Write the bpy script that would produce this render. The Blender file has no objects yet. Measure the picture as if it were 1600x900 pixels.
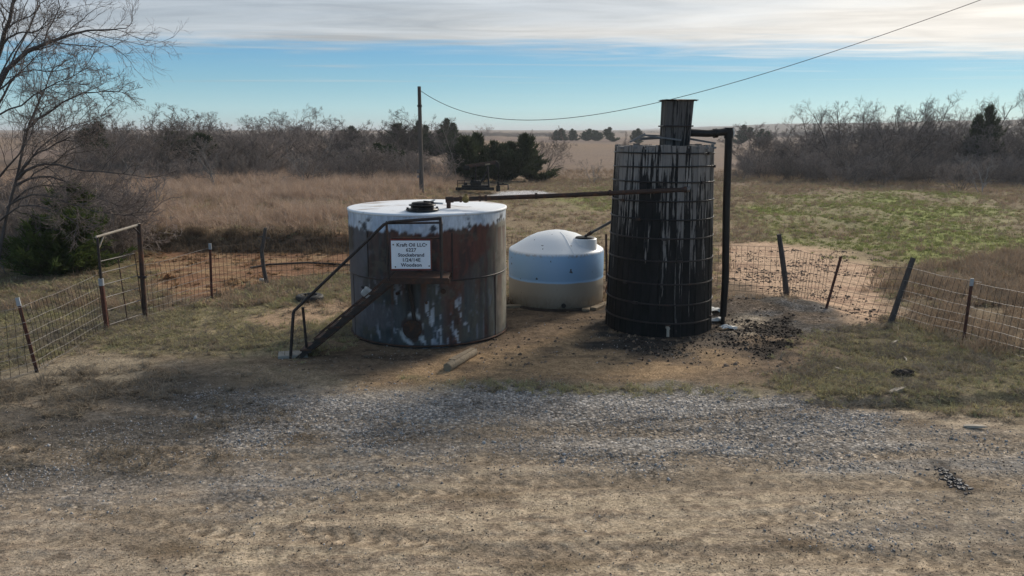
import bpy, math, random
import numpy as np
from mathutils import Vector, Matrix, Euler
R = math.radians
SC = bpy.context.scene
COL = SC.collection

# ------------------------------------------------------------------ camera
CAM_H, PITCH, FPX = 3.9, R(11.22), 1245.0      # metres, radians, focal length in photo pixels (1600 wide)
cam = bpy.data.cameras.new('camera')
cam.sensor_width = 36.0
cam.lens = FPX / 1600.0 * 36.0
cam.clip_start, cam.clip_end = 0.1, 20000.0
cam_o = bpy.data.objects.new('camera', cam)
COL.objects.link(cam_o)
cam_o.location = (0, 0, CAM_H)
cam_o.rotation_euler = (R(90) - PITCH, 0, 0)
SC.camera = cam_o

# ------------------------------------------------------------------ sky, sun, exposure
SUN_AZ, SUN_EL = R(37), R(26)
sun_dir = Vector((math.sin(SUN_AZ) * math.cos(SUN_EL), math.cos(SUN_AZ) * math.cos(SUN_EL), math.sin(SUN_EL)))
world = bpy.data.worlds.new('World')
SC.world = world
world.use_nodes = True

def build_sky():
    nt = world.node_tree
    nd, ln = nt.nodes, nt.links
    nd.clear()
    def N(t, **kw):
        n = nd.new(t)
        for k, v in kw.items():
            setattr(n, k, v)
        return n
    def M(op, a, b=None, clamp=False):
        n = N('ShaderNodeMath', operation=op, use_clamp=clamp)
        for i, v in enumerate((a, b)):
            if v is None: continue
            if isinstance(v, (int, float)): n.inputs[i].default_value = v
            else: ln.new(v, n.inputs[i])
        return n.outputs[0]
    def smooth(v, lo, hi):
        n = N('ShaderNodeMapRange', interpolation_type='SMOOTHSTEP')
        ln.new(v, n.inputs[0])
        n.inputs[1].default_value, n.inputs[2].default_value = lo, hi
        return n.outputs[0]
    def noise(vec, scale, detail, rough=0.55, dist=0.0):
        n = N('ShaderNodeTexNoise')
        ln.new(vec, n.inputs['Vector'])
        n.inputs['Scale'].default_value, n.inputs['Detail'].default_value = scale, detail
        n.inputs['Roughness'].default_value, n.inputs['Distortion'].default_value = rough, dist
        return n.outputs[0]
    def mapping(vec, sc, loc=(0, 0, 0), rot=0.0):
        n = N('ShaderNodeMapping')
        ln.new(vec, n.inputs[0])
        n.inputs['Location'].default_value, n.inputs['Scale'].default_value = loc, sc
        n.inputs['Rotation'].default_value = (0, 0, rot)
        return n.outputs[0]
    def mix(f, a, b):
        n = N('ShaderNodeMix', data_type='RGBA')
        if isinstance(f, (int, float)): n.inputs[0].default_value = f
        else: ln.new(f, n.inputs[0])
        for s, v in ((n.inputs[6], a), (n.inputs[7], b)):
            if isinstance(v, tuple): s.default_value = (*v, 1)
            else: ln.new(v, s)
        return n.outputs[2]
    sky = N('ShaderNodeTexSky', sky_type='NISHITA', sun_disc=False)
    sky.sun_elevation, sky.sun_rotation = SUN_EL, SUN_AZ
    sky.altitude, sky.air_density, sky.dust_density, sky.ozone_density = 300, 1.0, 0.35, 2.2
    tc = N('ShaderNodeTexCoord')
    d = tc.outputs['Generated']
    sep = N('ShaderNodeSeparateXYZ'); ln.new(d, sep.inputs[0])
    dz = M('MAXIMUM', sep.outputs[2], 0.012)
    u, v = M('DIVIDE', sep.outputs[0], dz), M('DIVIDE', sep.outputs[1], dz)   # where the ray meets a level cloud sheet
    cmb = N('ShaderNodeCombineXYZ'); ln.new(u, cmb.inputs[0]); ln.new(v, cmb.inputs[1])
    uv = cmb.outputs[0]
    # graded clear sky: the day's air is cleaner and bluer than the model's
    hsv = N('ShaderNodeHueSaturation'); ln.new(sky.outputs[0], hsv.inputs['Color'])
    hsv.inputs['Saturation'].default_value = SKY_SAT; hsv.inputs['Value'].default_value = 1.0
    tint = N('ShaderNodeMix', data_type='RGBA', blend_type='MULTIPLY'); tint.inputs[0].default_value = 1
    ln.new(hsv.outputs[0], tint.inputs[6]); tint.inputs[7].default_value = (*SKY_TINT, 1)
    # clean winter air: deep blue aloft, pale at the skyline, alike all round; laid over the model sky
    el = N('ShaderNodeMath', operation='ARCSINE'); ln.new(M('MAXIMUM', sep.outputs[2], 0.0), el.inputs[0])
    fac = M('POWER', M('MULTIPLY', el.outputs[0], 2 / math.pi), 0.5)
    ramp = N('ShaderNodeValToRGB'); ln.new(fac, ramp.inputs[0])
    stops = ((0.0, (.32, .41, .42)), (1.5, (.235, .38, .43)), (3.2, (.135, .28, .365)), (5.2, (.08, .215, .345)), (9, (.08, .215, .385)), (25, (.09, .165, .28)), (90, (.065, .11, .19)))
    cr = ramp.color_ramp
    while len(cr.elements) < len(stops): cr.elements.new(0.5)
    for e, (deg, c) in zip(cr.elements, stops):
        e.position = math.sqrt(deg / 90.0); e.color = (*[q / SKY_STRENGTH / 10 for q in c], 1)
    up10 = N('ShaderNodeVectorMath', operation='SCALE'); ln.new(ramp.outputs[0], up10.inputs[0]); up10.inputs['Scale'].default_value = 10.0
    clear = mix(0.80, tint.outputs[2], up10.outputs[0])
    # a sheet of high cloud overhead whose far edge lies across the view
    big = noise(mapping(uv, (0.16, 0.30, 1), (3.1, 1.7, 0), R(4)), 1.0, 4, 0.55, 0.4)
    fine = noise(mapping(uv, (0.55, 1.3, 1), (1.3, 7.7, 0), R(5)), 1.0, 5, 0.62, 0.8)
    edge = M('ADD', M('MULTIPLY', M('SUBTRACT', big, 0.5), 5.0), M('MULTIPLY', M('SUBTRACT', fine, 0.5), 4.2))
    vv = M('ADD', M('SUBTRACT', v, M('MULTIPLY', u, 0.15)), edge)
    back = smooth(M('ADD', v, M('MULTIPLY', M('SUBTRACT', big, 0.5), 4.0)), -1.4, 0.8)      # it thins out overhead
    deck = M('MULTIPLY', M('SUBTRACT', 1.0, smooth(vv, 8.8, 11.9)), back)
    wis = noise(mapping(uv, (0.10, 0.42, 1), (8.2, 2.4, 0), R(3)), 1.0, 4, 0.6, 0.6)
    wisps = M('MULTIPLY', smooth(wis, 0.53, 0.78), M('MULTIPLY', smooth(sep.outputs[2], 0.03, 0.075), 0.75))
    cover = M('MAXIMUM', M('MULTIPLY', deck, M('ADD', 0.80, M('MULTIPLY', smooth(big, 0.35, 0.6), 0.20))), wisps)
    # cloud brightness: thick and thin streaks, brighter towards the veiled sun
    st = noise(mapping(uv, (0.42, 0.85, 1), (5.5, 0.4, 0), R(6)), 1.0, 5, 0.6, 0.7)
    dot = N('ShaderNodeVectorMath', operation='DOT_PRODUCT'); ln.new(d, dot.inputs[0]); dot.inputs[1].default_value = sun_dir
    glow = M('POWER', M('MAXIMUM', dot.outputs['Value'], 0.0), 5.0)
    br = M('ADD', M('ADD', 0.25, M('MULTIPLY', smooth(st, 0.22, 0.75), 0.19)), M('MULTIPLY', glow, 0.37))
    ccol = mix(M('MULTIPLY', glow, 1.2, True), (0.94, 0.985, 1.02), (1.06, 0.99, 0.89))
    cb = N('ShaderNodeVectorMath', operation='SCALE'); ln.new(ccol, cb.inputs[0]); ln.new(br, cb.inputs['Scale'])
    inv = N('ShaderNodeVectorMath', operation='SCALE'); ln.new(cb.outputs[0], inv.inputs[0]); inv.inputs['Scale'].default_value = 1.0 / SKY_STRENGTH
    out = mix(cover, clear, inv.outputs[0])
    bg = N('ShaderNodeBackground'); ln.new(out, bg.inputs[0]); bg.inputs[1].default_value = SKY_STRENGTH
    wo = N('ShaderNodeOutputWorld'); ln.new(bg.outputs[0], wo.inputs[0])

SKY_STRENGTH, SKY_SAT, SKY_TINT = 0.10, 1.0, (0.62, 0.90, 1.10)
build_sky()
sun = bpy.data.lights.new('sun', 'SUN')
sun.energy, sun.angle, sun.color = 2.3, R(13.0), (1.0, 0.92, 0.80)
sun_o = bpy.data.objects.new('sun', sun)
COL.objects.link(sun_o)
sun_o.rotation_euler = sun_dir.to_track_quat('Z', 'Y').to_euler()
SC.view_settings.view_transform = 'Standard'
SC.view_settings.look = 'None'
SC.view_settings.gamma = 1.0
SC.view_settings.use_curve_mapping = False
SC.view_settings.exposure = 0.62
SC.cycles.max_bounces, SC.cycles.diffuse_bounces, SC.cycles.glossy_bounces, SC.cycles.transmission_bounces = 4, 2, 2, 2

# ------------------------------------------------------------------ helpers
rng = np.random.default_rng(7)
rnd = random.Random(11)

def ray(u, v):
    c, s = math.cos(PITCH), math.sin(PITCH)
    a, b = (u - 800) / FPX, -(v - 450) / FPX
    return Vector((a, c + b * s, -s + b * c))
def at_z(u, v, z=0.0):
    d = ray(u, v); t = (z - CAM_H) / d.z
    return Vector((d.x * t, d.y * t, z))
def at_y(u, v, y):
    d = ray(u, v); t = y / d.y
    return Vector((d.x * t, y, CAM_H + d.z * t))

def _hash(ix, iy, seed):
    h = (ix.astype(np.int64) * 374761393 + iy.astype(np.int64) * 668265263 + seed * 1274126177) & 0xFFFFFFFF
    h = ((h ^ (h >> 13)) * 1274126177) & 0xFFFFFFFF
    h = ((h ^ (h >> 16)) * 2246822519) & 0xFFFFFFFF
    return ((h ^ (h >> 15)) & 0xFFFFFF) / float(0xFFFFFF)
def vnoise(x, y, seed=0):
    x, y = np.asarray(x, float), np.asarray(y, float)
    ix, iy = np.floor(x), np.floor(y)
    fx, fy = x - ix, y - iy
    fx, fy = fx * fx * (3 - 2 * fx), fy * fy * (3 - 2 * fy)
    a, b = _hash(ix, iy, seed), _hash(ix + 1, iy, seed)
    c, d = _hash(ix, iy + 1, seed), _hash(ix + 1, iy + 1, seed)
    return (a + (b - a) * fx) * (1 - fy) + (c + (d - c) * fx) * fy
def fbm(x, y, octaves=4, seed=0, gain=0.5):
    t, a, n = 0.0, 1.0, 0.0
    for k in range(octaves):
        t = t + a * vnoise(np.asarray(x) * 2 ** k + 17.3 * k, np.asarray(y) * 2 ** k - 9.1 * k, seed + k)
        n += a; a *= gain
    return t / n
def sstep(x, a, b):
    t = np.clip((np.asarray(x, float) - a) / (b - a), 0, 1)
    return t * t * (3 - 2 * t)

# ------------------------------------------------------------------ materials
def new_mat(name):
    m = bpy.data.materials.new(name); m.use_nodes = True
    m.node_tree.nodes.clear()
    return m
class NT:
    def __init__(s, mat):
        s.t = mat.node_tree; s.nd = s.t.nodes; s.ln = s.t.links
    def n(s, t, **kw):
        x = s.nd.new(t)
        for k, v in kw.items(): setattr(x, k, v)
        return x
    def put(s, sock, v):
        if v is None: return
        if hasattr(v, 'is_output'): s.ln.new(v, sock)
        elif isinstance(v, tuple) and len(v) == 3 and sock.type == 'RGBA': sock.default_value = (*v, 1)
        else: sock.default_value = v
    def math(s, op, a, b=None, clamp=False):
        x = s.n('ShaderNodeMath', operation=op, use_clamp=clamp)
        s.put(x.inputs[0], a); s.put(x.inputs[1], b)
        return x.outputs[0]
    def noise(s, vec, scale, detail=4, rough=0.55, dist=0.0):
        x = s.n('ShaderNodeTexNoise'); s.put(x.inputs['Vector'], vec)
        x.inputs['Scale'].default_value = scale; x.inputs['Detail'].default_value = detail
        x.inputs['Roughness'].default_value = rough; x.inputs['Distortion'].default_value = dist
        return x.outputs[0]
    def mapping(s, vec, sc=(1, 1, 1), loc=(0, 0, 0)):
        x = s.n('ShaderNodeMapping'); s.put(x.inputs[0], vec)
        s.put(x.inputs['Scale'], sc); s.put(x.inputs['Location'], loc)
        return x.outputs[0]
    def rng(s, v, a, b, c=0.0, d=1.0, smooth=False):
        x = s.n('ShaderNodeMapRange', interpolation_type='SMOOTHSTEP' if smooth else 'LINEAR')
        s.put(x.inputs[0], v)
        for i, q in enumerate((a, b, c, d)): s.put(x.inputs[i + 1], q)
        return x.outputs[0]
    def mix(s, f, a, b, blend='MIX'):
        x = s.n('ShaderNodeMix', data_type='RGBA', blend_type=blend)
        s.put(x.inputs[0], f); s.put(x.inputs[6], a); s.put(x.inputs[7], b)
        return x.outputs[2]
    def scale(s, c, f):
        x = s.n('ShaderNodeVectorMath', operation='SCALE'); s.put(x.inputs[0], c); s.put(x.inputs['Scale'], f)
        return x.outputs[0]
    def coord(s, k='Object'):
        return s.n('ShaderNodeTexCoord').outputs[k]
    def random(s):
        return s.n('ShaderNodeObjectInfo').outputs['Random']
    def attr(s, name, out='Color'):
        return s.n('ShaderNodeAttribute', attribute_name=name).outputs[out]
    def bump(s, h, strength=0.3, dist=0.02):
        x = s.n('ShaderNodeBump'); s.put(x.inputs['Height'], h)
        x.inputs['Strength'].default_value = strength; x.inputs['Distance'].default_value = dist
        return x.outputs[0]
    def out(s, col, rough=0.8, metal=0.0, normal=None, spec=0.4, **kw):
        p = s.n('ShaderNodeBsdfPrincipled')
        s.put(p.inputs['Base Color'], col); s.put(p.inputs['Roughness'], rough); s.put(p.inputs['Metallic'], metal)
        p.inputs['Specular IOR Level'].default_value = spec
        if normal is not None: s.ln.new(normal, p.inputs['Normal'])
        for k, v in kw.items(): s.put(p.inputs[k], v)
        o = s.n('ShaderNodeOutputMaterial'); s.ln.new(p.outputs[0], o.inputs[0])
        return p

def noisy(name, c1, c2, scale=6, stretch=(1, 1, 1), rough=0.8, metal=0.0, bump=0.3, c3=None, c3scale=2.0, c3lo=0.55, c3hi=0.7, var=0.0, spec=0.2, bdist=0.01):
    """two colours through noise, an optional stain colour in patches, an optional change of value from copy to copy"""
    m = new_mat(name); t = NT(m)
    r = t.random()
    loc = t.n('ShaderNodeCombineXYZ'); t.put(loc.inputs[0], t.math('MULTIPLY', r, 37.0)); t.put(loc.inputs[1], t.math('MULTIPLY', r, 91.0))
    v = t.mapping(t.coord(), stretch, loc.outputs[0])
    n = t.noise(v, scale, 6, 0.6)
    c = t.mix(t.rng(n, 0.3, 0.7), c1, c2)
    if c3 is not None:
        c = t.mix(t.rng(t.noise(v, c3scale, 5, 0.65), c3lo, c3hi), c, c3)
    if var: c = t.scale(c, t.rng(r, 0, 1, 1 - var, 1 + var))
    b = t.bump(t.noise(v, scale * 4, 5, 0.6), bump, bdist) if bump else None
    t.out(c, rough, metal, b, spec)
    return m

# ------------------------------------------------------------------ meshes
def mesh_np(name, V, F, mat=None, smooth=False):
    """V (n,3), F (m,4) or (m,3) integer arrays"""
    V = np.asarray(V, np.float32); F = np.asarray(F, np.int32)
    me = bpy.data.meshes.new(name)
    k = F.shape[1]
    me.vertices.add(len(V)); me.vertices.foreach_set('co', V.ravel())
    me.loops.add(F.size); me.loops.foreach_set('vertex_index', F.ravel())
    me.polygons.add(len(F)); me.polygons.foreach_set('loop_start', np.arange(0, F.size, k, dtype=np.int32))
    if smooth: me.polygons.foreach_set('use_smooth', np.ones(len(F), bool))
    me.update(calc_edges=True)
    if mat: me.materials.append(mat)
    return me
class MB:
    """collects simple shapes and links them as one mesh object"""
    def __init__(s): s.v = []; s.f = []; s.sm = []
    def add(s, vs, fs, smooth=False):
        o = len(s.v); s.v += [tuple(p) for p in vs]; s.f += [tuple(i + o for i in q) for q in fs]; s.sm += [smooth] * len(fs)
        return s
    def box(s, c, size, rot=(0, 0, 0), bev=0.0):
        m = Matrix.Translation(Vector(c)) @ Euler(rot).to_matrix().to_4x4()
        x, y, z = (q / 2 for q in size)
        if bev <= 0:
            vs = [m @ Vector((i * x, j * y, k * z)) for k in (-1, 1) for i, j in ((-1, -1), (1, -1), (1, 1), (-1, 1))]
            return s.add(vs, [(3, 2, 1, 0), (4, 5, 6, 7), (0, 1, 5, 4), (1, 2, 6, 5), (2, 3, 7, 6), (3, 0, 4, 7)])
        vs = []
        for k, b in ((-z, bev), (-z + bev, 0), (z - bev, 0), (z, bev)):
            vs += [m @ Vector((i * (x - b), j * (y - b), k)) for i, j in ((-1, -1), (1, -1), (1, 1), (-1, 1))]
        fs = [(3, 2, 1, 0), (12, 13, 14, 15)]
        for l in range(3):
            for q in range(4):
                a, b2 = l * 4 + q, l * 4 + (q + 1) % 4
                fs.append((a, b2, b2 + 4, a + 4))
        return s.add(vs, fs)
    def beam(s, p0, p1, w, h, up=(0, 0, 1), w1=None, h1=None):
        p0, p1 = Vector(p0), Vector(p1); d = (p1 - p0).normalized(); up = Vector(up)
        if abs(d.dot(up)) > 0.98: up = Vector((0, 1, 0))
        r = d.cross(up).normalized(); q = r.cross(d).normalized()
        w1, h1 = w1 or w, h1 or h
        vs = []
        for p, a, b in ((p0, w / 2, h / 2), (p1, w1 / 2, h1 / 2)):
            vs += [p - r * a - q * b, p + r * a - q * b, p + r * a + q * b, p - r * a + q * b]
        return s.add(vs, [(3, 2, 1, 0), (4, 5, 6, 7), (0, 1, 5, 4), (1, 2, 6, 5), (2, 3, 7, 6), (3, 0, 4, 7)])
    def tube(s, pts, rad, n=10, cap=True):
        pts = [Vector(p) for p in pts]
        rad = list(rad) if hasattr(rad, '__len__') else [rad] * len(pts)
        o = len(s.v); ring = []; prev = None
        for i, p in enumerate(pts):
            d = (pts[min(i + 1, len(pts) - 1)] - pts[max(i - 1, 0)]).normalized()
            if prev is None:
                a = Vector((0, 0, 1)) if abs(d.z) < 0.9 else Vector((1, 0, 0))
                prev = d.cross(a).normalized()
            prev = (prev - d * prev.dot(d)).normalized()
            q = d.cross(prev)
            ring.append([p + (prev * math.cos(2 * math.pi * k / n) + q * math.sin(2 * math.pi * k / n)) * rad[i] for k in range(n)])
        vs = [w for r_ in ring for w in r_]
        fs = []
        for i in range(len(pts) - 1):
            for k in range(n):
                a, b = i * n + k, i * n + (k + 1) % n
                fs.append((a, b, b + n, a + n))
        s.add(vs, fs, True)
        if cap:
            s.add(ring[0][::-1], [tuple(range(n))]); s.add(ring[-1], [tuple(range(n))])
        return s
    def lathe(s, prof, c=(0, 0, 0), n=48, smooth=True, cap=False):
        vs = []; fs = []
        for r_, z in prof:
            vs += [(c[0] + r_ * math.cos(2 * math.pi * k / n), c[1] + r_ * math.sin(2 * math.pi * k / n), c[2] + z) for k in range(n)]
        for i in range(len(prof) - 1):
            for k in range(n):
                a, b = i * n + k, i * n + (k + 1) % n
                fs.append((a, b, b + n, a + n))
        s.add(vs, fs, smooth)
        if cap:
            s.add(vs[:n][::-1], [tuple(range(n))]); s.add(vs[-n:], [tuple(range(n))])
        return s
    def torus(s, c, r_, t, n=56, m=6, tilt=(0, 0), axis='z'):
        vs = []; fs = []
        for i in range(n):
            a = 2 * math.pi * i / n
            for j in range(m):
                b = 2 * math.pi * j / m
                q = Vector(((r_ + t * math.cos(b)) * math.cos(a), (r_ + t * math.cos(b)) * math.sin(a), t * math.sin(b)))
                q.z += q.x * tilt[0] + q.y * tilt[1]
                if axis == 'y': q = Vector((q.x, q.z, q.y))
                vs.append(q + Vector(c))
                fs.append((i * m + j, ((i + 1) % n) * m + j, ((i + 1) % n) * m + (j + 1) % m, i * m + (j + 1) % m))
        return s.add(vs, fs, True)
    def build(s, name, mat, parent=None, origin=None):
        """vertices are in world metres; the object's origin goes to the parent's base (or to origin)"""
        o = Vector(origin) if origin is not None else (parent_world(parent) if parent else Vector((0, 0, 0)))
        me = bpy.data.meshes.new(name)
        me.from_pydata([tuple(Vector(p) - o) for p in s.v], [], s.f)
        me.polygons.foreach_set('use_smooth', s.sm)
        me.update()
        me.materials.append(mat)
        ob = bpy.data.objects.new(name, me)
        COL.objects.link(ob)
        if parent:
            ob.parent = parent
            if origin is not None: ob.location = o - parent_world(parent)
        else: ob.location = o
        return ob
def parent_world(p):
    w = Vector((0, 0, 0))
    while p is not None:
        w += Vector(p.location); p = p.parent
    return w
def tag(o, label=None, cat=None, group=None, kind=None):
    for k, v in (('label', label), ('category', cat), ('group', group), ('kind', kind or ('thing' if cat else None))):
        if v: o[k] = v
    return o
def thing(name, loc, label, cat, group=None):
    o = bpy.data.objects.new(name, None); COL.objects.link(o)
    o.location = loc; o.empty_display_size = 0.2
    return tag(o, label, cat, group)
def copy_tree(o, parent=None):
    c = o.copy(); COL.objects.link(c); c.parent = parent
    for ch in list(o.children): copy_tree(ch, c)
    return c

# ------------------------------------------------------------------ terrain
BANK_Y = 26.3
def rut_y(x, k):
    """wheel tracks that sweep across the turning area"""
    return (7.75 + 0.085 * (x + 4) + 0.010 * (x + 4) ** 2, 9.45 + 0.06 * (x + 4) + 0.012 * (x + 4) ** 2,
            8.35 - 0.02 * (x - 2) + 0.010 * (x - 2) ** 2, 9.05 + 0.03 * (x - 2) + 0.008 * (x - 2) ** 2,
            7.15 + 0.05 * (x + 2) + 0.008 * (x + 2) ** 2, 6.75 - 0.03 * (x - 3) + 0.012 * (x - 3) ** 2, 9.75 - 0.05 * (x - 4) + 0.006 * (x - 4) ** 2)[k]
RUTS = 7
def tread(x, dy, w):
    """slanting lug bars of a tyre print"""
    return sstep(np.sin((x + np.abs(dy) * 0.9) * 2 * math.pi / 0.21), -.1, .5) * np.clip(1.25 - np.abs(dy) / w, 0, 1)
def terrain(x, y):
    x, y = np.asarray(x, float), np.asarray(y, float)
    z = 0.035 * (fbm(x / 2.2, y / 2.2, 4, 3) - 0.5)
    far = sstep(y, 20, 60)
    z = z + far * 0.5 * (fbm(x / 16, y / 16, 3, 5) - 0.5)
    # grassy bank on the left
    b = BANK_Y + 0.9 * (fbm(x / 3.0, y * 0 + 2, 3, 9) - 0.5) - 0.05 * (x + 10)
    z = z + 0.5 * sstep(y, b - 0.45, b + 0.35) * (1 - sstep(x, -6.5, -2.0))
    # hummocks on the right
    hm = sstep(x, 7, 14) * sstep(y, 24, 32) * (1 - sstep(y, 52, 62))
    z = z + hm * 0.55 * (fbm(x / 3.4, y / 4.5, 3, 21) - 0.45)
    # low spoil heap beside the standpipe
    z = z + 0.24 * np.exp(-(((x - 5.6) / 1.35) ** 2 + ((y - 17.2) / 0.75) ** 2)) * (0.7 + 0.6 * fbm(x * 2, y * 2, 3, 8))
    # lip at the edge of the turning area on the right
    e = 11.05 + 0.05 * (x - 5) + 0.25 * (fbm(x / 1.3, y * 0, 3, 31) - 0.5)
    z = z + (0.045 + .05 * fbm(x * 1.5, y * 2, 3, 33)) * sstep(x, 3.6, 5.5) * (sstep(y, e - 0.02, e + 0.14) - sstep(y, e + 0.3, e + 2.2))
    z = z - 0.03 * sstep(x, 3.6, 5.5) * np.exp(-((y - e + 0.10) / 0.14) ** 2)
    # gentle uneven fill in the turning area, wheel tracks
    road = 1 - sstep(y, 10.6, 11.8)
    z = z + road * (0.014 * (fbm(x / 0.8, y / 0.45, 4, 12) - 0.5) + 0.010 * (fbm(x * 5, y * 6, 2, 14) - 0.5) + 0.009 * sstep(fbm(x * 5.5, y * 9, 3, 251, .75), .57, .68) - 0.006 * sstep(fbm(x / 2.6, (y - .09 * x) / .10, 4, 250, .6), .54, .68))
    z = z + (1 - road) * (1 - sstep(y, 22, 30)) * (0.03 * (fbm(x * 2.2, y * 2.2, 3, 15) - 0.5))
    for k in range(RUTS):
        dy = y - rut_y(x, k) - 0.15 * (fbm(x / 1.5, x * 0, 2, 40 + k) - 0.5)
        w = (0.16, 0.15, 0.17, 0.16, .15, .14, .15)[k]
        m = np.exp(-(dy / w) ** 4) * road * (0.45 + 0.55 * sstep(fbm(x / 1.1, y / 3, 2, 50 + k), 0.35, 0.6))
        z = z - m * 0.016 + m * tread(x, dy, w) * 0.016 + 0.005 * np.exp(-((np.abs(dy) - w * 1.35) / 0.06) ** 2) * road
    # trampled oily sludge
    sl = np.exp(-(((x - 4.75) / .62) ** 2 + ((y - 14.35) / .42) ** 2))
    z = z + sl * (.16 * (fbm(x * 3.2, y * 6.5, 4, 71, .6) - .42))
    # far country: low swells, a long ridge on the right
    vf = sstep(y, 90, 400)
    z = z + vf * 2.2 * (fbm(x / 260, y / 180, 3, 60) - 0.5)
    z = z + 2.5 * sstep(y, 450, 1600)
    z = z + 11.5 * sstep(x - 0.12 * (y - 300), 110, 360) * sstep(y, 260, 560) * (0.9 + 0.2 * fbm(x / 200, y / 200, 2, 70))
    return z
def ground(u, v):
    """the point of the ground that photo pixel (u, v) shows"""
    p = at_z(u, v)
    for _ in range(8):
        p = at_z(u, v, float(terrain(p.x, p.y)))
    return p
def gz(x, y): return float(terrain(x, y))

# zones of the ground, outlined on the ground itself
class Zone:
    def __init__(s, pix, soft=0.5, wob=0.6, wscale=1.2, seed=0):
        s.p = np.array([(at_z(u, v).x, at_z(u, v).y) for u, v in pix])
        s.soft, s.wob, s.ws, s.seed = soft, wob, wscale, seed
    def __call__(s, x, y):
        x, y = np.asarray(x, float), np.asarray(y, float)
        shp = x.shape; x, y = x.ravel(), y.ravel()
        lo, hi = s.p.min(0) - 3 * s.soft - s.wob, s.p.max(0) + 3 * s.soft + s.wob
        out = np.zeros(len(x))
        sel = np.where((x > lo[0]) & (x < hi[0]) & (y > lo[1]) & (y < hi[1]))[0]
        if len(sel) == 0: return out.reshape(shp)
        X, Y = x[sel], y[sel]
        d2 = np.full(len(sel), 1e9); ins = np.zeros(len(sel), bool)
        P = s.p
        for i in range(len(P)):
            a, b = P[i], P[(i + 1) % len(P)]
            ab = b - a
            t = np.clip(((X - a[0]) * ab[0] + (Y - a[1]) * ab[1]) / (ab @ ab), 0, 1)
            d2 = np.minimum(d2, (X - a[0] - t * ab[0]) ** 2 + (Y - a[1] - t * ab[1]) ** 2)
            c = ((a[1] > Y) != (b[1] > Y))
            with np.errstate(divide='ignore', invalid='ignore'):
                xx = (b[0] - a[0]) * (Y - a[1]) / (b[1] - a[1]) + a[0]
            ins ^= c & (X < xx)
        sd = np.where(ins, 1, -1) * np.sqrt(d2) + s.wob * 2 * (fbm(X / s.ws, Y / s.ws, 5, s.seed, 0.6) - 0.5)
        out[sel] = sstep(sd, -s.soft, s.soft)
        return out.reshape(shp)
Z_GRAVEL = Zone([(190, 600), (330, 614), (640, 608), (960, 610), (1250, 622), (1430, 665), (1600, 690), (1700, 760), (1450, 750), (1250, 722), (1000, 742), (850, 738), (760, 700), (660, 720), (520, 728), (380, 745), (300, 690), (250, 640)], 0.45, 0.8, 1.3, 101)
Z_GRAVEL2 = Zone([(330, 745), (560, 720), (700, 745), (520, 790), (380, 810)], 0.35, 0.5, 0.8, 102)
Z_GRAVEL4 = Zone([(-200, 740), (60, 690), (260, 640), (420, 640), (380, 730), (200, 765), (0, 800), (-200, 830)], 0.6, 0.9, 1.1, 125)
Z_GRAVEL3 = Zone([(1280, 800), (1600, 770), (1700, 830), (1450, 850), (1200, 850)], 0.4, 0.5, 0.8, 103)
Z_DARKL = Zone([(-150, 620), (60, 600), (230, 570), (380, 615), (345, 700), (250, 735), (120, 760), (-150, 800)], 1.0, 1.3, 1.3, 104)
Z_PAD = Zone([(430, 560), (620, 600), (800, 606), (1000, 606), (1240, 600), (1330, 560), (1260, 480), (1140, 440), (950, 440), (790, 460), (620, 500)], 0.5, 0.6, 1.2, 105)
Z_ORANGE = Zone([(560, 606), (700, 560), (830, 535), (950, 500), (990, 540), (1120, 545), (1170, 570), (1000, 596), (800, 590)], 0.35, 0.5, 0.9, 106)
Z_GRASSL = Zone([(150, 545), (215, 500), (330, 470), (420, 440), (560, 425), (570, 520), (470, 565), (350, 548), (230, 562)], 0.5, 0.7, 1.3, 107)
Z_BARE_L = Zone([(385, 500), (470, 472), (560, 462), (560, 480), (440, 520)], 0.3, 0.4, 0.8, 117)
Z_LITTER = Zone([(236, 452), (236, 392), (560, 384), (560, 428), (420, 444), (320, 468)], 0.6, 0.7, 1.5, 108)
Z_SAND = Zone([(1120, 480), (1135, 382), (1240, 374), (1395, 384), (1385, 425), (1385, 480), (1420, 515), (1340, 512), (1240, 478)], 0.5, 0.8, 1.5, 109)
Z_GREEN = Zone([(1200, 372), (1140, 340), (1230, 305), (1420, 296), (1560, 312), (1620, 380), (1560, 420), (1430, 420), (1300, 390)], 1.5, 3.0, 4.0, 110)
Z_GREEN2 = Zone([(860, 300), (1000, 285), (980, 330), (880, 325)], 1.5, 2.5, 3.0, 111)
Z_GRASSR = Zone([(1190, 600), (1290, 520), (1420, 500), (1520, 530), (1700, 560), (1700, 680), (1450, 640), (1300, 622)], 0.4, 0.6, 1.0, 112)
Z_SLUDGE = Zone([(1135, 540), (1150, 505), (1235, 500), (1255, 530), (1200, 560)], 0.15, 0.35, 0.4, 113)
Z_CHIP = Zone([(1455, 722), (1480, 722), (1525, 768), (1500, 778)], 0.08, 0.12, 0.2, 126)
Z_PALE = Zone([(1135, 512), (1150, 496), (1205, 500), (1190, 520), (1150, 528)], 0.15, 0.15, 0.5, 114)
Z_HEAP = Zone([(1130, 480), (1150, 462), (1240, 466), (1300, 485), (1330, 515), (1250, 520), (1160, 500)], 0.3, 0.35, 0.7, 115)
Z_OILY = Zone([(915, 545), (920, 505), (955, 480), (1120, 480), (1160, 515), (1140, 548), (1040, 560)], 0.35, 0.4, 0.6, 116)
Z_WELLPAD = Zone([(760, 309), (770, 300), (840, 298), (870, 304), (820, 312)], 0.6, 0.6, 1.5, 118)
Z_MIDBROWN = Zone([(560, 440), (560, 330), (800, 312), (1000, 320), (1000, 380), (960, 440), (790, 470)], 1.0, 1.0, 2.0, 119)
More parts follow.
